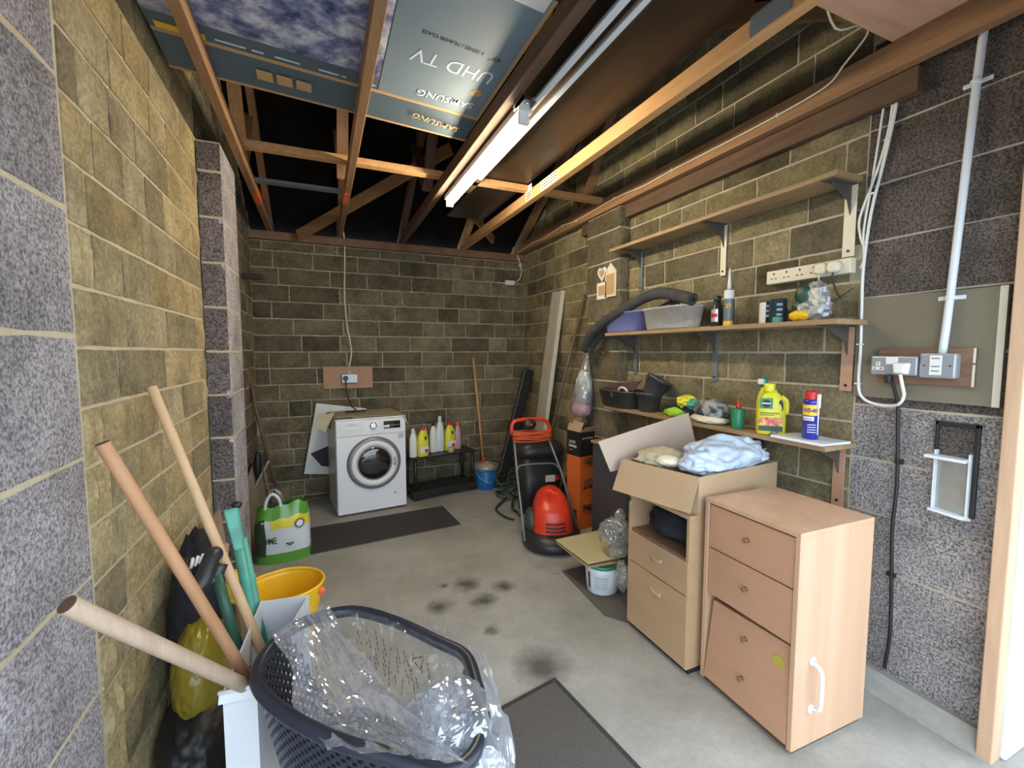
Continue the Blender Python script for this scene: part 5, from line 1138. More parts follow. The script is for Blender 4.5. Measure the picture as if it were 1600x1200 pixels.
# ---------------------------------------------------------------- leaning timbers and rod
t = thing('timber_board', 'long weathered board with pale edge leaning on the right wall beyond the pier', 'board', (1.93, 3.92, 0))
a_, b_ = Vector((2.138, 3.80, 2.02)), Vector((1.93, 3.93, 0.0))
b = MB(); b.beam(b_, a_, 0.185, 0.04, up=(-1, 0, 0)); obj('face', b, 'weathered', t, bevel=0.002)
b = MB(); o2 = Vector((0, -0.0935, 0)); b.beam(b_ + o2, a_ + o2, 0.004, 0.042, up=(-1, 0, 0)); obj('sawn_edge', b, 'weathered_edge', t, label='pale sawn edge')
b = MB(); b.beam((2.02, 3.331, 0.503), (2.12, 3.376, 1.094), 0.15, 0.022, up=(-1, 0, 0)); 
b.beam((2.02, 3.331, 0.503), (1.93, 3.70, 0.0), 0.15, 0.022, up=(-1, 0, 0)); o = obj('short_plank', b, 'shelf_wood', bevel=0.002); tag(o, 'short brown plank leaning right of the long weathered board', 'plank')
b = MB(); b.tube([(2.135, 3.33, 1.94), (2.05, 3.70, 0.80), (1.99, 3.95, 0.0)], 0.013, 10, smooth=1); o = obj('metal_rod', b, 'rust'); tag(o, 'thin rusty metal bar leaning beside the hanging bag', 'bar')
b = MB(); b.beam((1.99, 3.42, 0), (2.12, 3.36, 0.95), 0.05, 0.03, up=(-1, 0, 0)); o = obj('dark_batten', b, 'timber_dark', bevel=0.003); tag(o, 'dark narrow batten leaning behind the orange box', 'batten')

# ---------------------------------------------------------------- black bin, mower, trimmer box
t = thing('compost_bin', 'black plastic bin with rounded lid standing behind the mower', 'bin', (1.78, 3.52, 0), math.radians(-8))
b = MB(); b.lathe([(0.155, 0), (0.16, 0.01), (0.205, 0.56), (0.20, 0.56)], 36, sx=1.0, sy=0.8, power=5); bb = obj('bin_body', b, 'black', t, world=False)
b = MB(); b.lathe([(0.215, 0.53), (0.222, 0.535), (0.222, 0.575), (0.205, 0.62), (0.15, 0.655), (0.05, 0.665)], 36, sx=1.0, sy=0.8, power=4); obj('lid', b, 'black', t, world=False, bevel=0)
b = MB(); b.box(0.02, 0.11, -0.155, -0.150, 0.30, 0.36); lb = obj('label', b, 'print_white', t, world=False); b = MB(); b.box(0.115, 0.145, -0.156, -0.150, 0.31, 0.35); obj('red_mark', b, 'gloss_red', t, world=False)

t = thing('lawnmower', 'red and black hover mower with orange cable wound on its handle', 'lawnmower', (1.57, 2.87, 0), math.radians(-20))
b = MB(); b.lathe([(0.205, 0.012), (0.235, 0.02), (0.245, 0.05), (0.235, 0.085), (0.19, 0.12), (0.12, 0.14)], 40, sx=0.92, sy=1.12, power=2.4); obj('skirt', b, 'black', t, world=False)
b = MB()
def dome(u, v):
    a = 2 * math.pi * u; ph = v * math.pi / 2; n = 2.6; ca, sa = math.cos(a), math.sin(a); q = (abs(ca) ** n + abs(sa) ** n) ** (-1 / n)
    r = math.cos(ph) ** 0.55 if v < 1 else 0.0
    front = max(0.0, -sa)
    z = 0.085 + 0.30 * math.sin(ph) ** 0.9
    return (0.150 * ca * q * r * (1.0 + 0.18 * front * (1 - v)), 0.03 + 0.215 * sa * q * r * (1 - 0.20 * front * v), z + 0.03 * (sa if v > 0.5 else 0) * v)
b.grid(dome, 40, 14, closed_u=True); hood = obj('motor_hood', b, 'red', t, world=False, label='rounded red motor hood')
b = MB()
for i in range(3): b.tube([(-0.07, -0.205 + i * 0.006, 0.165 + i * 0.025), (0.0, -0.215 + i * 0.006, 0.160 + i * 0.025), (0.075, -0.200 + i * 0.006, 0.165 + i * 0.025)], 0.0055, 8)
obj('air_slot', b, 'print_black', hood, world=False)
b = MB(); b.lathe([(0.036, 0), (0.032, 0.006), (0.025, 0.007)], 24, (0.0, -0.128, 0.262), Matrix.Rotation(math.radians(62), 4, 'X')); obj('air_filter_cap', b, 'red', hood, world=False)
b = MB(); b.lathe([(0.02, 0), (0.02, 0.02)], 12, (0.145, 0.0, 0.19), Matrix.Rotation(math.radians(90), 4, 'Y')); b.lathe([(0.02, 0), (0.02, 0.02)], 12, (-0.165, 0.0, 0.16), Matrix.Rotation(math.radians(90), 4, 'Y')); obj('hinge_knob', b, 'dark_grey', t, world=False)
b = MB(); b.blob((-0.155, 0.02, 0.17), (0.05, 0.11, 0.09), 0.05, 1, 1, sub=3); obj('side_cowl', b, 'dark_grey', t, world=False)
Pm = Matrix.LocRotScale(Vector((1.57, 2.87, 0)), Matrix.Rotation(math.radians(8), 3, 'Z').to_euler(), None).inverted()
for s, (p0, p1, p2) in enumerate((((1.291, 2.75, 0.105), (1.365, 3.05, 0.504), (1.399, 3.2, 0.816)), ((1.805, 2.85, 0.011), (1.761, 3.05, 0.46), (1.687, 3.2, 0.795)))):
    b = MB(); b.tube([p0, p1, p2], 0.009, 10, smooth=1); obj('handle_bar', b, 'steel_grey', t); 
b = MB(); b.tube([(1.375, 3.06, 0.525), (1.413, 3.07, 0.559), (1.678, 3.07, 0.547), (1.731, 3.06, 0.508)], 0.006, 8, smooth=4); obj('cross_bar', b, 'steel_grey', t)
b = MB(); b.tube([(1.388, 3.2, 0.775), (1.388, 3.2, 0.858), (1.432, 3.2, 0.891), (1.557, 3.2, 0.894), (1.675, 3.2, 0.881), (1.723, 3.2, 0.825), (1.735, 3.2, 0.749)], 0.015, 12, smooth=4); obj('grip', b, 'red', t)
b = MB(); b.blob((1.527, 3.16, 0.86), (0.055, 0.03, 0.045), 0.03, 1, 1, sub=3); sw = obj('switch_box', b, 'black', t)
b = MB(); b.blob((1.519, 3.12, 0.861), (0.012, 0.008, 0.01), 0.0, 1, 1, sub=2); obj('switch_button', b, 'gloss_red', sw)
b = MB(); rr = random.Random(3)
ca_, cb_ = Vector((1.397, 3.17, 0.769)), Vector((1.701, 3.17, 0.756))
for k in range(13):
    dz = -0.035 + k * 0.0062; o_ = rr.uniform(-0.01, 0.01)
    l = ca_ + Vector((-0.02, rr.uniform(-0.02, 0.0), dz + o_)); r = cb_ + Vector((0.02, rr.uniform(-0.02, 0.0), dz - o_)); mdl = (l + r) / 2 + Vector((0, -0.03 - rr.uniform(0, 0.02), rr.uniform(-0.015, 0.005)))
    bk = (l + r) / 2 + Vector((0, 0.05, 0))
    b.tube([l, mdl, r, bk], 0.0042, 6, closed=True, smooth=5)
obj('wound_cable', b, 'orange_cable', t)

t = thing('trimmer_box', 'tall orange and black trimmer box standing right of the mower', 'box', (1.94, 3.06, 0), math.radians(10))
b = MB(); b.box(-0.075, 0.075, -0.08, 0.08, 0.0, 0.80); bx_ = obj('carton', b, 'orange', t, world=False, bevel=0.002)
b = MB(); b.box(-0.0765, 0.0765, -0.0815, 0.0815, 0.60, 0.80); bk_ = obj('black_print', b, 'print_black', t, world=False)
b = MB(); b.box(0.0, 0.078, -0.0822, 0.0822, 0.40, 0.605)

b.bm.free()
T0 = Vector((1.94, 3.06, 0)); RT = Matrix.Rotation(math.radians(10), 3, 'Z')
def on_box(x, y, z): return T0 + RT @ Vector((x, y, z))
fit_text('lettering', '22CM', on_box(-0.078, 0.055, 0.70), on_box(-0.078, -0.02, 0.70), (0, 0, 1), 0.022, 'print_white', bk_, bold=0.02)
fit_text('lettering', 'TRIMMER', on_box(-0.078, 0.060, 0.665), on_box(-0.078, -0.04, 0.665), (0, 0, 1), 0.022, 'print_white', bk_, bold=0.02)
fit_text('lettering', '250W', on_box(-0.078, 0.055, 0.638), on_box(-0.078, -0.0, 0.638), (0, 0, 1), 0.014, 'orange', bk_)
fit_text('lettering', '22CM TRIMMER', on_box(-0.06, -0.083, 0.74), on_box(0.06, -0.083, 0.74), (0, 0, 1), 0.014, 'print_white', bk_)
for z in (0.56, 0.38, 0.17):
    b = MB(); b.box(-0.04, 0.06, -0.0825, -0.080, z - 0.05, z + 0.03); ph = obj('printed_picture', b, 'print_black', bx_, world=False)
    ph.data.materials[0] = M.setdefault('photo_print', mat('photo_print', (0.02, 0.015, 0.01), 0.5, c2=(0.5, 0.10, 0.03), scale=30, contrast=0.1))
b = MB(); b.box(-0.0825, -0.080, -0.05, 0.06, 0.05, 0.16); obj('printed_picture', b, M['photo_print'], bx_, world=False)
b = MB(); b.plate([(-0.075, -0.08, 0.80), (-0.075, 0.08, 0.80), (-0.04, 0.08, 0.875), (-0.04, -0.08, 0.875)], 0.003); obj('top_flap', b, 'card', t, world=False)
b = MB(); b.plate([(-0.075, -0.08, 0.80), (0.075, -0.08, 0.80), (0.075, -0.13, 0.845), (-0.075, -0.13, 0.845)], 0.003); obj('top_flap', b, 'card', t, world=False)
b = MB(); b.blob((1.96, 3.12, 0.86), (0.08, 0.06, 0.05), 0.3, 2, 4, sub=3); o = obj('brown_bundle', b, 'rust'); tag(o, 'brown cloth bundle poking above the orange trimmer box', 'bundle')

t = thing('storage_crate', 'dark grey box with wooden top behind the open cardboard box', 'crate', (1.93, 2.48, 0))
b = MB(); b.box(1.80, 2.10, 2.28, 2.68, 0.0, 0.78); obj('crate_body', b, 'dark_grey', t, bevel=0.01)
b = MB(); b.box(1.79, 2.11, 2.27, 2.69, 0.782, 0.80); obj('wooden_top', b, 'shelf_wood', t, bevel=0.003)

# ---------------------------------------------------------------- paint bucket, yellow sheet, clear bag
t = thing('paint_bucket', 'white plastic paint bucket with green rim left of the beige cabinet', 'bucket', (1.535, 2.165, 0), math.radians(FA))
b = MB(); b.lathe([(0.088, 0), (0.092, 0.004), (0.102, 0.165), (0.098, 0.165), (0.088, 0.008)], 36); obj('pail', b, 'pvc', t, world=False)
b = MB(); b.lathe([(0.103, 0.160), (0.107, 0.163), (0.107, 0.178), (0.100, 0.180), (0.098, 0.165)], 36, cap=False); obj('rim', b, 'green_bottle', t, world=False, label='green rim')
b = MB(); b.grid(lambda u, v: ((0.091 + 0.009 * v) * math.cos(math.radians(-35 + 75 * u)) * 1.012, (0.091 + 0.009 * v) * math.sin(math.radians(-35 + 75 * u)) * 1.012, 0.03 + 0.11 * v), 12, 3); lb = obj('label', b, 'print_white', t, world=False)
b = MB()
for i in range(7): b.grid(lambda u, v, i=i: ((0.093 + 0.0085 * (i / 7)) * math.cos(math.radians(-12 + 45 * u)) * 1.02, (0.093 + 0.0085 * (i / 7)) * math.sin(math.radians(-12 + 45 * u)) * 1.02, 0.04 + 0.012 * i + 0.003 * v), 8, 2)
obj('small_print', b, 'steel_grey', lb, world=False)
b = MB(); b.grid(lambda u, v: ((0.0925 + 0.0085 * v) * math.cos(math.radians(-38 + 9 * u)) * 1.02, (0.0925 + 0.0085 * v) * math.sin(math.radians(-38 + 9 * u)) * 1.02, 0.035 + 0.10 * v), 4, 3); obj('side_print', b, 'print_black', lb, world=False)
t = thing('foam_sheet', 'pale yellow foam sheet folded over the paint bucket', 'sheet', (1.49, 2.22, 0.19))
b = MB(); b.plate([(1.385, 2.475, 0.2), (1.399, 2.116, 0.2), (1.627, 2.104, 0.2), (1.746, 2.488, 0.2)], 0.010); obj('sheet', b, 'beige_cloth', t, bevel=0.003); LAST[0].data.materials[0] = M['sand'] = mat('sandy_foam', (0.50, 0.42, 0.22), 0.9, c2=(0.56, 0.48, 0.27), scale=6)
b = MB(); b.plate([(1.387, 2.468, 0.185), (1.396, 2.11, 0.18), (1.606, 2.087, 0.18), (1.729, 2.463, 0.185)], 0.008); obj('sheet_underfold', b, 'card', t, bevel=0.002)
b = MB(); c_ = Vector((1.624, 2.18, 0.33)); b.blob(c_ + Vector((0.01, 0.0, 0.0)), (0.095, 0.085, 0.085), 0.35, 2.4, 3, sub=5); b.blob(c_ + Vector((0.0, -0.05, -0.09)), (0.07, 0.06, 0.035), 0.4, 2.8, 9, sub=4); b.blob(c_ + Vector((0.05, 0.0, 0.09)), (0.035, 0.03, 0.05), 0.4, 2.8, 5, sub=3)
o = obj('clear_bag', b, 'film_dull'); tag(o, 'crumpled clear bag on the yellow sheet beside the beige cabinet', 'bag')

b = MB(); z = 0.004; b.poly([(1.413, 2.437, 0.003), (1.659, 2.455, 0.003), (1.666, 2.057, 0.003), (1.466, 1.804, 0.003), (1.385, 1.92, 0.003)][::-1], 0.003, (0, 0, 1)); o = obj('dark_patch', b, mat('brown_patch', (0.085, 0.075, 0.062), 0.9, c2=(0.12, 0.105, 0.09), scale=6)); tag(o, 'thin dark patch on the floor under the paint bucket', 'sheet')  # thin dark brown patch laid flat on the floor
b = MB(); b.blob((1.543, 1.98, 0.166), (0.03, 0.04, 0.09), 0.35, 2.0, 6, sub=4); o = obj('clear_bag', b, 'film_dull'); tag(o, 'small clear bag hanging between the paint bucket and the beige cabinet', 'bag')

# ================================================================ LEFT SIDE
t = thing('spade', 'long brown-handled spade leaning in the left back corner', 'spade', (-0.38, 4.3, 0))
b = MB(); b.tube([(-0.561, 4.3, 1.357), (-0.513, 4.28, 0.95), (-0.372, 4.2, 0.245)], 0.016, 10, smooth=1); obj('shaft', b, 'rust', t)
b = MB(); p = Vector((-0.372, 4.2, 0.245)); b.plate([p + Vector((-0.08, 0.01, 0.02)), p + Vector((0.09, 0.01, 0.02)), p + Vector((0.08, -0.05, -0.20)), p + Vector((-0.05, -0.05, -0.20))], 0.005); obj('blade', b, 'rust', t)
t = thing('garden_fork', 'dark shovel head with metal strap against the left wall behind the pier', 'shovel', (-0.50, 3.9, 0))
b = MB(); p = Vector((-0.471, 3.9, 0.551)); b.blob(p, (0.03, 0.05, 0.12), 0.05, 1, 2, sub=3); obj('head', b, 'print_black', t)
b = MB(); b.tube([(-0.511, 3.85, 0.357), (-0.446, 3.85, 0.49), (-0.39, 3.85, 0.595)], 0.010, 8); obj('metal_strap', b, 'galv', t)
b = MB(); b.tube([(-0.427, 3.85, 0.523), (-0.385, 3.85, 0.238)], 0.013, 8); obj('shaft', b, 'rust', t)
t.name = 'shovel'
b = MB(); b.plate([(-0.50, 3.35, 0.0), (-0.42, 3.95, 0.0), (-0.50, 4.15, 0.62), (-0.545, 3.35, 0.40)], 0.01); o = obj('plywood_offcut', b, 'hardboard'); tag(o, 'pale brown panel leaning behind the shopping bag by the left pier', 'panel')
o.data.materials[0] = M['dusty'] = mat('dusty_board', (0.24, 0.20, 0.15), 0.9, c2=(0.30, 0.25, 0.19), scale=5)

# shopping bag
t = thing('shopping_bag', 'green, white and yellow plastic shopping bag with a sun print behind the left pier', 'bag', (-0.29, 3.38, 0))
BC = Vector((-0.275, 3.40, 0))
def bagp(ang, z, off=0.0):
    k = z / 0.40; a = ang
    r = 0.165 * (1 - 0.06 * k) * (1 + 0.05 * noise.noise(Vector((math.cos(a) * 2.5, math.sin(a) * 2.5, z * 9)))) * (1.0 + 0.06 * math.sin(k * 3.1)) * (1 + 0.10 * noise.noise(Vector((math.cos(a) * 1.3 + 4, math.sin(a) * 1.3, z * 5)))) + off
    n = 3; ca, sa = math.cos(a), math.sin(a); q = (abs(ca) ** n + abs(sa) ** n) ** (-1 / n)
    g = 1 - 0.35 * max(0, k - 0.75) / 0.25
    return (BC.x + r * ca * q, BC.y + 0.62 * g * r * sa * q, z + (0.05 * noise.noise(Vector((math.cos(a) * 2, math.sin(a) * 2, 4))) - 0.03 * max(0, -ca)) * k)
def bagband(nm, z0, z1, m, par, a0=0.0, a1=2 * math.pi, off=0.0, nu=48, nv=8, lab=None):
    b = MB(); full = a1 - a0 > 6.2
    b.grid(lambda u, v: bagp(a0 + (a1 - a0) * u, z0 + (z1 - z0) * v, off), nu, nv, closed_u=full); return obj(nm, b, m, par, label=lab)
M['bag_white'] = mat('white_bag_film', (0.62, 0.68, 0.72), 0.3, bump=0.5, bscale=14, coat=0.5)
M['bag_green'] = mat('green_bag_print', (0.10, 0.30, 0.035), 0.3, bump=0.5, bscale=14, coat=0.5)
M['bag_dark'] = mat('dark_green_bag_print', (0.035, 0.07, 0.03), 0.3, bump=0.5, bscale=14, coat=0.5)
M['bag_yellow'] = mat('yellow_bag_print', (0.70, 0.62, 0.05), 0.35, bump=0.5, bscale=14)
body = bagband('bag_body', 0.004, 0.345, 'bag_white', t)
bagband('base_print', 0.0, 0.075, 'bag_green', body, off=0.002, lab='green lower band'); bagband('top_print', 0.315, 0.40, 'bag_green', body, off=0.002, lab='green upper band')
bagband('side_print', 0.06, 0.32, 'bag_dark', body, math.radians(150), math.radians(238), 0.003, 16, 8, 'dark green printed side')
bagband('yellow_print', 0.25, 0.315, 'bag_yellow', body, math.radians(248), math.radians(345), 0.003, 16, 4, 'yellow printed band')
def bagpt(ang, z, off=0.006): return Vector(bagp(math.radians(ang), z, off))
b = MB(); c = bagpt(305, 0.255, 0.008); uu = (bagpt(310, 0.255) - bagpt(300, 0.255)).normalized(); nn = Vector((uu.y, -uu.x, 0))
ring = [c + uu * 0.026 * math.cos(k * math.pi / 10) + Vector((0, 0, 0.026 * math.sin(k * math.pi / 10))) + nn * 0.004 for k in range(20)]
b.tube(ring, 0.0028, 6, closed=True, smooth=1)
for k in range(12):
    a = k * math.pi / 6; d = uu * math.cos(a) + Vector((0, 0, math.sin(a))); b.tube([c + d * 0.030 + nn * 0.004, c + d * 0.038 + nn * 0.004], 0.0022, 5)
obj('sun_outline', b, 'print_black', body)
b = MB(); b.poly([p + nn * -0.002 for p in ring], 0.002, nn); obj('sun_disc', b, 'print_white', body)
fit_text('lettering', 'HOME', bagpt(222, 0.15, 0.012), bagpt(262, 0.15, 0.014), (0, 0, 1), 0.045, 'bag_dark', body, bold=0.01)
b = MB(); q_ = bagpt(285, 0.135, 0.008); b.blob(q_, (0.014, 0.006, 0.010), 0, 1, 1, sub=2); b.blob(q_ + Vector((-0.016, 0, 0.006)), (0.009, 0.004, 0.007), 0, 1, 1, sub=2); b.blob(q_ + Vector((0.016, 0, 0.006)), (0.009, 0.004, 0.007), 0, 1, 1, sub=2); obj('bee_print', b, 'rust', body)
for dy in (-0.06, 0.055):
    b = MB(); P0 = BC + Vector((-0.10, dy, 0.37)); b.tube([P0, P0 + Vector((0.015, 0, 0.07)), P0 + Vector((0.05, 0, 0.105)), P0 + Vector((0.085, 0, 0.07)), P0 + Vector((0.10, 0, 0.0))], 0.011, 8, smooth=5); obj('carry_handle', b, 'film_thick' if dy > 0 else 'bag_white', t)
b = MB(); b.blob(BC + Vector((0, 0, 0.30)), (0.13, 0.08, 0.085), 0.25, 2.2, 4, sub=4); obj('contents', b, 'bag_dark', t)

# yellow flexible bucket
t = thing('yellow_bucket', 'bright yellow flexible bucket with red handle fitting behind the tall white box', 'bucket', (-0.19, 2.33, 0))
def yb(u, v, off=0.0):
    a = 2 * math.pi * u; r = 0.105 + 0.055 * v + off
    r *= 1 + 0.05 * math.cos(2 * a + 0.6) * v - 0.05 * v * math.exp(-((a - 2.0) / 0.22) ** 2)
    return (-0.185 + r * math.cos(a), 2.31 + r * math.sin(a), 0.005 + 0.325 * v)
b = MB(); b.grid(lambda u, v: yb(u, v), 56, 14, closed_u=True); obj('bucket_wall', b, 'yellow', t, solid=0.005)
b = MB(); b.lathe([(0.104, 0.0), (0.106, 0.006)], 32, (-0.185, 2.31, 0)); obj('bucket_base', b, 'yellow', t)
b = MB(); b.tube([yb(k / 56, 1.0, 0.002) for k in range(56)], 0.0075, 8, closed=True, smooth=1); obj('rim', b, 'yellow', t)
b = MB(); b.blob(yb(0.93, 0.90, 0.012), (0.018, 0.012, 0.02), 0.05, 1, 1, sub=2); obj('handle_fitting', b, 'spray_orange', t); 
b = MB(); b.blob(yb(0.50, 0.88, 0.012), (0.018, 0.012, 0.014), 0.05, 1, 1, sub=2); obj('handle_fitting', b, 'print_black', t)

# tall open white box holding broom handles
t = thing('tall_white_box', 'tall open white cardboard box holding the broom handles at lower left', 'box', (-0.15, 1.44, 0))
bx = [Vector((-0.247, 1.235, 0)), Vector((-0.172, 1.228, 0)), Vector((-0.06, 1.625, 0)), Vector((-0.21, 1.645, 0))]
for i, nm in enumerate(('near_panel', 'right_panel', 'far_panel', 'left_panel')):
    p, q = bx[i], bx[(i + 1) % 4]; d = (q - p).normalized(); n = Vector((-d.y, d.x, 0)) * 0.005
    h = 0.60 if i != 2 else 0.605
    b = MB(); b.hexa([p, q, q + n, p + n], [v + Vector((0, 0, h)) for v in (p, q, q + n, p + n)]); obj(nm, b, 'grey_card', t)
b = MB(); b.hexa([bx[0], bx[1], bx[2], bx[3]], [v + Vector((0, 0, 0.006)) for v in bx]); obj('base', b, 'grey_card', t)
b = MB(); b.plate([bx[0] + Vector((-0.006, -0.004, 0.60)), bx[1] + Vector((0.0, -0.004, 0.60)), bx[1] + Vector((0.0, -0.012, 0.578)), bx[0] + Vector((-0.008, -0.012, 0.578))], 0.004); b.tube([bx[0] + Vector((-0.008, -0.004, 0.603)), bx[1] + Vector((0, -0.004, 0.603))], 0.005, 8); obj('folded_rim', b, 'grey_card', t)

def pole(nm, lab, a, b_, r, m, extra=0.3, endm='broom_end', r2=None):
    a = Vector(a); b_ = Vector(b_); d = (b_ - a).normalized(); e = b_ + d * extra
    t = thing(nm, lab, 'pole', e, 0, 'wooden poles in the white box')
    q = MB(); q.tube([a, a + d * 0.004, e], r, 16, smooth=1); obj('shaft', q, m, t)
    q = MB(); q.tube([a - d * 0.0015, a + d * 0.002], r * 0.93, 16); obj('end_grain', q, endm, t)
    return t
pole('broom_handle', 'thick weathered grey-brown pole slanting lowest across the left wall', (-0.42, 0.993, 1.0), (-0.195, 1.245, 0.59), 0.0165, 'broom_grey', 0.16)
pole('broom_handle', 'reddish brown wooden pole crossing behind the thick grey one', (-0.45, 1.252, 1.239), (-0.205, 1.33, 0.552), 0.0145, 'broom_red', 0.30)
pole('broom_handle', 'pale wooden pole reaching highest up the left wall beside the teal shears', (-0.50, 1.76, 1.328), (-0.203, 1.50, 0.558), 0.0145, 'broom', 0.35)
t = thing('garden_shears', 'teal plastic long-handled garden shears standing in the white box', 'shears', (-0.20, 1.60, 0.3))
P0, P1 = Vector((-0.296, 1.75, 0.89)), Vector((-0.225, 1.62, 0.522)); D0 = (P0 - P1).normalized()
b = MB(); b.tube([P1 - D0 * 0.15, P0 - D0 * 0.13], 0.0165, 14, smooth=1); b.tube([P1 - D0 * 0.15 + Vector((0.012, 0.02, 0)), P0 - D0 * 0.10 + Vector((0.012, 0.02, 0))], 0.015, 12, smooth=1); obj('handles', b, 'teal', t)
b = MB(); side = Vector((0.9, 0.3, 0)).normalized()
b.hexa([P0 - D0 * 0.17 - side * 0.014, P0 - D0 * 0.17 + side * 0.018, P0 - D0 * 0.17 + side * 0.018 + Vector((0, 0.02, 0)), P0 - D0 * 0.17 - side * 0.014 + Vector((0, 0.02, 0))],
       [P0 + D0 * 0.01 - side * 0.026, P0 + D0 * 0.01 + side * 0.020, P0 + D0 * 0.01 + side * 0.020 + Vector((0, 0.016, 0)), P0 + D0 * 0.01 - side * 0.026 + Vector((0, 0.016, 0))]); obj('grip_paddle', b, 'teal', t, bevel=0.008, seg=3)
b = MB(); b.blob(P0 + D0 * 0.012 + side * 0.012 + Vector((0, 0.03, 0)), (0.018, 0.014, 0.014), 0, 1, 1, sub=2); obj('grip_hole', b, 'print_black', t)
t = thing('lopper', 'lopper with black grip and dark green shaft between two wooden poles', 'lopper', (-0.24, 1.5, 0.3))
b = MB(); b.tube([(-0.347, 1.46, 0.765), (-0.327, 1.48, 0.788), (-0.314, 1.52, 0.831), (-0.307, 1.54, 0.833)], 0.023, 14, smooth=4); b.tube([(-0.337, 1.48, 0.777), (-0.307, 1.5, 0.774), (-0.289, 1.52, 0.81)], 0.018, 12); obj('grip', b, 'black', t)
b = MB(); b.tube([(-0.3, 1.5, 0.786), (-0.249, 1.47, 0.566)], 0.015, 12); p = Vector((-0.249, 1.47, 0.566)); q = Vector((-0.3, 1.5, 0.786)); b.tube([p, p + (p - q).normalized() * 0.2], 0.014, 12); obj('shaft', b, 'dark_green', t)
# compost bag, dark sacking and board between the box and the wall
t = thing('compost_bag', 'yellow and black compost bag behind the broom poles at the left wall', 'bag', (-0.40, 1.62, 0))
b = MB(); b.blob((-0.41, 1.80, 0.32), (0.09, 0.15, 0.19), 0.1, 1.6, 3, sub=5, flat=-0.19); sk_ = obj('sack', b, 'yellow', t); sk_.data.materials[0] = M['sack_shaded'] = mat('yellow_sack_shaded', (0.20, 0.15, 0.012), 0.35, c2=(0.32, 0.25, 0.02), scale=5, bump=0.7, bscale=12, coat=0.4)  # sack yellow darkened in its colour to stand for shade
b = MB(); b.blob((-0.41, 1.77, 0.13), (0.125, 0.215, 0.15), 0.12, 2.0, 3, sub=5, flat=-0.125); obj('sack_base', b, 'print_black', t, label='black lower half of the sack')
b = MB(); b.blob((-0.30, 1.86, 0.57), (0.05, 0.06, 0.06), 0.35, 2.0, 6, sub=4); obj('gathered_top', b, 'yellow', t)
b = MB(); b.blob((-0.44, 1.95, 0.40), (0.10, 0.16, 0.36), 0.2, 2.0, 8, sub=4); o = obj('black_sacking', b, 'black_soft'); tag(o, 'black sacking bunched against the left wall behind the lopper', 'sacking')
b = MB(); b.plate([(-0.54, 2.05, 0.0), (-0.42, 2.55, 0.0), (-0.50, 2.62, 0.64), (-0.548, 2.10, 0.62)], 0.008); o = obj('plywood_offcut', b, 'hardboard'); tag(o, 'mauve-brown board leaning on the left wall behind the lopper', 'board')
o.data.materials[0] = M['mauve'] = mat('mauve_board', (0.26, 0.17, 0.13), 0.85, c2=(0.31, 0.21, 0.165), scale=4)
b = MB(); b.beam((-0.383, 1.95, 0.506), (-0.378, 2.05, 0.667), 0.03, 0.02); o = obj('wood_stake', b, 'tan_print'); tag(o, 'short orange-brown wooden stake behind the tallest pole', 'stake')
t = thing('fork_head', 'small black and white pronged tool head beside the black grip', 'tool', (-0.406, 1.7, 0.73))
b = MB()
for i in range(3): b.tube([Vector((-0.409, 1.7, 0.735)) + Vector((i * 0.012, 0, i * 0.006)), Vector((-0.401, 1.7, 0.768)) + Vector((i * 0.014, 0, i * 0.004))], 0.005, 8)
obj('prongs', b, 'white', t)
b = MB(); b.tube([(-0.421, 1.72, 0.763), (-0.419, 1.72, 0.69), (-0.405, 1.72, 0.643)], 0.009, 8); obj('neck', b, 'black', t)

# ================================================================ MATS ON THE FLOOR
b = MB(); b.hexa([(-0.163, 3.868, 0.0005), (-0.128, 3.358, 0.0005), (1.035, 3.462, 0.0005), (1.006, 3.945, 0.0005)], [(-0.163, 3.868, 0.008), (-0.128, 3.358, 0.008), (1.035, 3.462, 0.008), (1.006, 3.945, 0.008)])
o = obj('rubber_mat', b, 'mat_grey', bevel=0.002); tag(o, 'long black mat on the floor in front of the washing machine', 'mat')
t = thing('floor_mat', 'grey-brown carpet mat with dark border at the front beside the black tub chair', 'mat', (0.70, 1.2, 0))
a0 = Vector((0.911, 1.624, 0)); ux = Vector((-0.9813, -0.1925, 0)); vy = Vector((0.134, -0.991, 0))
def mq(u0, u1, v0, v1, z0, z1):
    P = [a0 + ux * u0 + vy * v0, a0 + ux * u0 + vy * v1, a0 + ux * u1 + vy * v1, a0 + ux * u1 + vy * v0]
    return [p + Vector((0, 0, z0)) for p in P], [p + Vector((0, 0, z1)) for p in P]
b = MB(); b.hexa(*mq(0, 0.58, 0, 0.95, 0.0005, 0.006)); obj('border', b, 'mat_grey', t)
b = MB(); b.hexa(*mq(0.022, 0.558, 0.022, 0.928, 0.006, 0.010)); obj('pile', b, 'mat_near', t)

# ================================================================ BLACK MESH TUB CHAIR WITH CLEAR BAG
RIM = [(-0.168, 1.205), (-0.160, 1.285), (-0.118, 1.365), (-0.045, 1.415), (0.070, 1.410), (0.180, 1.305), (0.275, 1.165), (0.330, 1.075), (0.325, 0.97), (0.305, 0.86), (0.25, 0.785), (0.185, 0.785), (0.095, 0.862), (0.013, 0.930), (-0.060, 1.010), (-0.116, 1.085), (-0.152, 1.150)]
BZ = 0.635
KR = catmull([Vector((x, y, BZ)) for x, y in RIM], 5, True)
cen = sum(KR, Vector()) / len(KR)
NR = len(KR)
def bk(i, v, off=0.0):
    p = KR[i % NR]; d = p - cen; f = 0.70 + 0.30 * v ** 0.8
    q = cen + Vector((d.x, d.y, 0)) * f; return Vector((q.x, q.y, 0.03 + (BZ - 0.03) * v))
t = thing('tub_chair', 'black perforated tub chair in the foreground under a clear plastic bag', 'chair', (cen.x, cen.y, 0))
KW = []
seg = 120
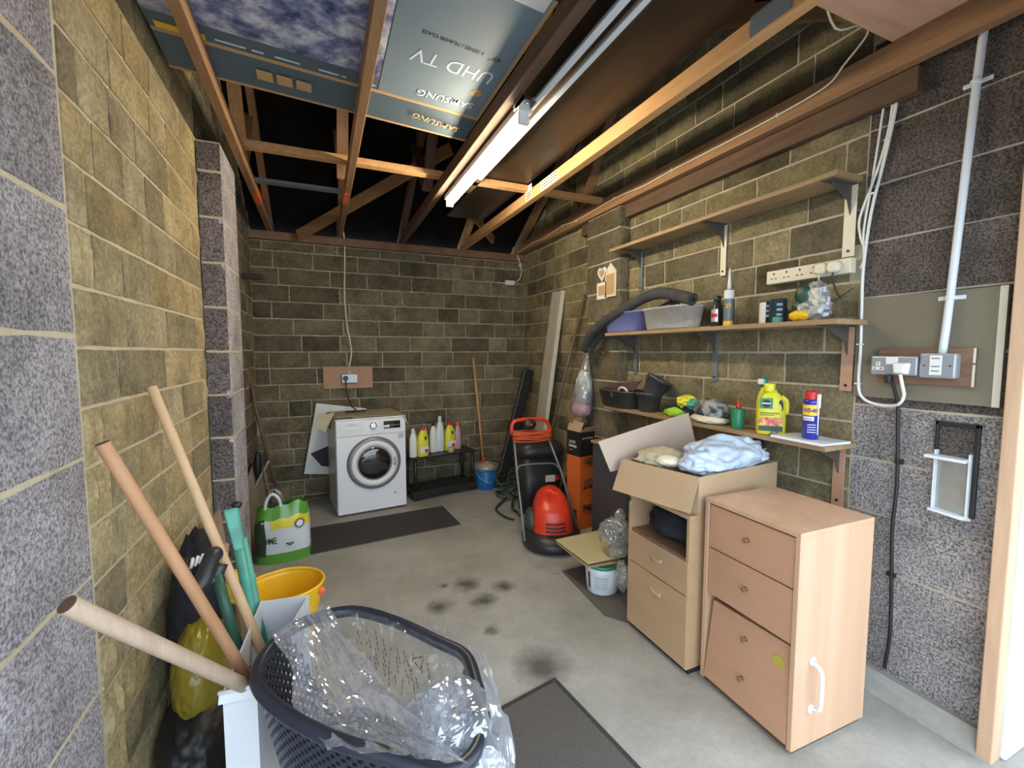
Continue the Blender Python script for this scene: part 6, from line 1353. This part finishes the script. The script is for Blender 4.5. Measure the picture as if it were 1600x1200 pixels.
# even spacing round the rim
cum = [0.0]
for i in range(NR): cum.append(cum[-1] + (KR[(i + 1) % NR] - KR[i]).length)
def rimpt(s):
    s = (s % 1.0) * cum[-1]
    for i in range(NR):
        if s <= cum[i + 1]:
            f = (s - cum[i]) / (cum[i + 1] - cum[i]); return KR[i].lerp(KR[(i + 1) % NR], f)
    return KR[0].copy()
RP = [rimpt(k / seg) for k in range(seg)]
def wallp(k, v, rot=0.0):
    s = k / seg if isinstance(k, int) else k
    p = RP[k % seg] if isinstance(k, int) else rimpt(k)
    d = p - cen; f = 0.70 + 0.30 * v ** 0.8
    return Vector((cen.x + d.x * f, cen.y + d.y * f, SZ + (BZ - SZ) * v))
SZ = 0.34
def open_front(k):          # the front of the tub is cut away between the arms
    s = k / seg; a = min(max((s - 0.10) / 0.06, 0), 1) * min(max((0.47 - s) / 0.06, 0), 1); return 1 - 0.86 * a
b = MB(); bm = b.bm; rows = 24
V = {}
for j in range(rows + 1):
    for k in range(seg):
        v = j / rows; V[j, k] = bm.verts.new(wallp(k, v) if j % 2 == 0 else wallp(k, v).lerp(wallp((k + 1) % seg, v), 0.0))
for j in range(rows):
    for k in range(seg):
        k2 = (k + 1) % seg; Q = [V[j, k], V[j, k2], V[j + 1, k2], V[j + 1, k]]
        if (j + 1) / rows > open_front(k) + 1e-6: continue
        if j < 2 or j >= rows - 1:
            bm.faces.new(Q)
        else:
            c = (Q[0].co + Q[1].co + Q[2].co + Q[3].co) / 4
            if (j + k) % 2: bm.faces.new(Q)
            else:
                I = [bm.verts.new(c + (q.co - c) * 0.80) for q in Q]
                for m_ in range(4): bm.faces.new((Q[m_], Q[(m_ + 1) % 4], I[(m_ + 1) % 4], I[m_]))
M['mesh_black'] = mat('dark_blue_black_plastic', (0.012, 0.015, 0.026), 0.35, c2=(0.02, 0.024, 0.036), scale=8)
obj('perforated_wall', b, 'mesh_black', t, solid=0.005)
b = MB(); b.tube([p + Vector((0, 0, 0)) for p in RP], 0.0165, 12, closed=True, smooth=1); obj('rim', b, 'mesh_black', t)
b = MB(); b.poly([Vector((p.x, p.y, SZ - 0.008)) for p in [wallp(k, 0.0) for k in range(seg)]], 0.014, (0, 0, 1)); obj('seat', b, 'mesh_black', t)
for k in (8, 36, 62, 94):
    p = wallp(k, 0.0); q = p + (p - cen) * 0.25; b = MB(); b.tube([(p.x * 0.9 + cen.x * 0.1, p.y * 0.9 + cen.y * 0.1, SZ - 0.01), (q.x, q.y, 0.0)], 0.014, 12); obj('leg', b, 'mesh_black', t)

t = thing('clear_plastic_bag', 'crumpled clear plastic bag draped over the black tub chair', 'bag', (0.12, 1.05, 0.6))
def wr(x, y, s=0.0, a=1.0):
    return a * ((1 - 2 * abs(noise.noise(Vector((x * 9 + s, y * 9, 0.3))))) * 0.012 + (1 - 2 * abs(noise.noise(Vector((x * 15, y * 15 + s, 0.9))))) * 0.006)
# band lying across the opening, from the far left rim to the near rim
def band(u, v):
    A0, A1 = Vector((-0.145, 1.330, BZ + 0.022)), Vector((0.00, 1.420, BZ + 0.022))
    B0, B1 = Vector((-0.01, 0.90, BZ + 0.012)), Vector((0.235, 0.745, BZ + 0.015))
    p = A0.lerp(A1, u).lerp(B0.lerp(B1, u), v)
    sag = math.sin(math.pi * v)
    p.z += -0.030 * sag - 0.02 * sag * math.sin(math.pi * u) + wr(u * 0.5, v * 0.35, 1.0, 1.3)
    p.x += 0.02 * math.sin(v * 7 + u * 2) * sag * (1 - u)
    return p
b = MB(); b.grid(band, 26, 40); obj('folded_band', b, 'film_band', t, flat=True)
# lining hanging down inside the far and right walls
def lining(u, v):
    s = 0.16 + 0.36 * u; p = rimpt(s); d = (cen - p); d.z = 0; d.normalize()
    if v < 0.25:
        a = (v / 0.25) * math.pi; q = p + d * (-0.022 * math.cos(a)) + Vector((0, 0, 0.022 * math.sin(a) - 0.05 * (1 - v / 0.25) ** 2))
    else:
        w_ = (v - 0.25) / 0.75; q = p + d * (0.022 + 0.10 * w_) + Vector((0, 0, -0.32 * w_))
    return q + d * wr(u * 1.2, v * 0.6, 5.0, 1.2 if v > 0.1 else 0.4)
b = MB(); b.grid(lining, 50, 26); obj('lining', b, 'film', t, flat=True)
def floorlin(u, v):
    p = Vector((0.02, 1.30, 0.50)).lerp(Vector((0.30, 1.05, 0.50)), u).lerp(Vector((0.0, 0.98, 0.36)).lerp(Vector((0.22, 0.82, 0.36)), u), v)
    p.z += wr(u * 0.5, v * 0.5, 9.0, 2.0); return p
b = MB(); b.grid(floorlin, 22, 22); obj('slack_fold', b, 'film', t, flat=True)
# swollen end of the bag hanging out over the right side
b = MB(); b.blob((0.270, 0.90, 0.555), (0.105, 0.15, 0.12), 0.20, 2.0, 4.4, sub=4); obj('swollen_end', b, 'film_bulge', t, flat=True)
b = MB(); b.blob((0.235, 0.965, 0.575), (0.075, 0.085, 0.08), 0.30, 2.0, 1.4, sub=4); obj('crumpled_fold', b, 'film_bulge', t, flat=True)
def outer(u, v):
    s = 0.36 + 0.16 * u; p = rimpt(s); d = (p - cen); d.z = 0; d.normalize()
    q = p + d * (0.02 + 0.035 * math.sin(v * math.pi * 0.8)) + Vector((0, 0, 0.02 - 0.30 * v)); return q + d * wr(u, v * 0.5, 3.0, 1.5)
b = MB(); b.grid(outer, 26, 20); obj('outer_fold', b, 'film', t, flat=True)
# printed warning lines and the folding arrow on the bag
b = MB(); rr = random.Random(6)
def onlin(x, y, z): return Vector((x, y, z))
for k in range(11):
    s = 0.20 + 0.022 * k; 
    for r_ in range(3):
        v0 = 0.30 + 0.07 * r_ + rr.uniform(0, 0.03); pa = Vector(lining((s - 0.16) / 0.36, v0)); pb = Vector(lining((s + 0.012 - 0.16) / 0.36, v0 + 0.10)); d = (cen - pa); d.z = 0; d.normalize()
        n_ = 4
        for i in range(n_):
            if rr.random() < 0.8: b.tube([pa.lerp(pb, i / n_) + d * 0.005, pa.lerp(pb, (i + 0.7) / n_) + d * 0.005], 0.0009, 4)
obj('warning_print', b, 'print_black', t)
b = MB(); c = Vector((0.246, 1.27, 0.5)); b.tube([c + Vector((-0.018, 0.012, 0.02)), c + Vector((0.014, 0.006, 0.02)), c + Vector((0.0, -0.02, 0.0)), c + Vector((-0.012, 0.0, 0.012))], 0.0016, 5, smooth=1); obj('arrow_print', b, 'print_black', t)

for o in D.objects:
    if o.parent and o.name.split('.')[0] in ('small_print', 'barcode', 'printing', 'warning_print', 'printed_notice', 'display_marks'): o['kind'] = 'stuff'
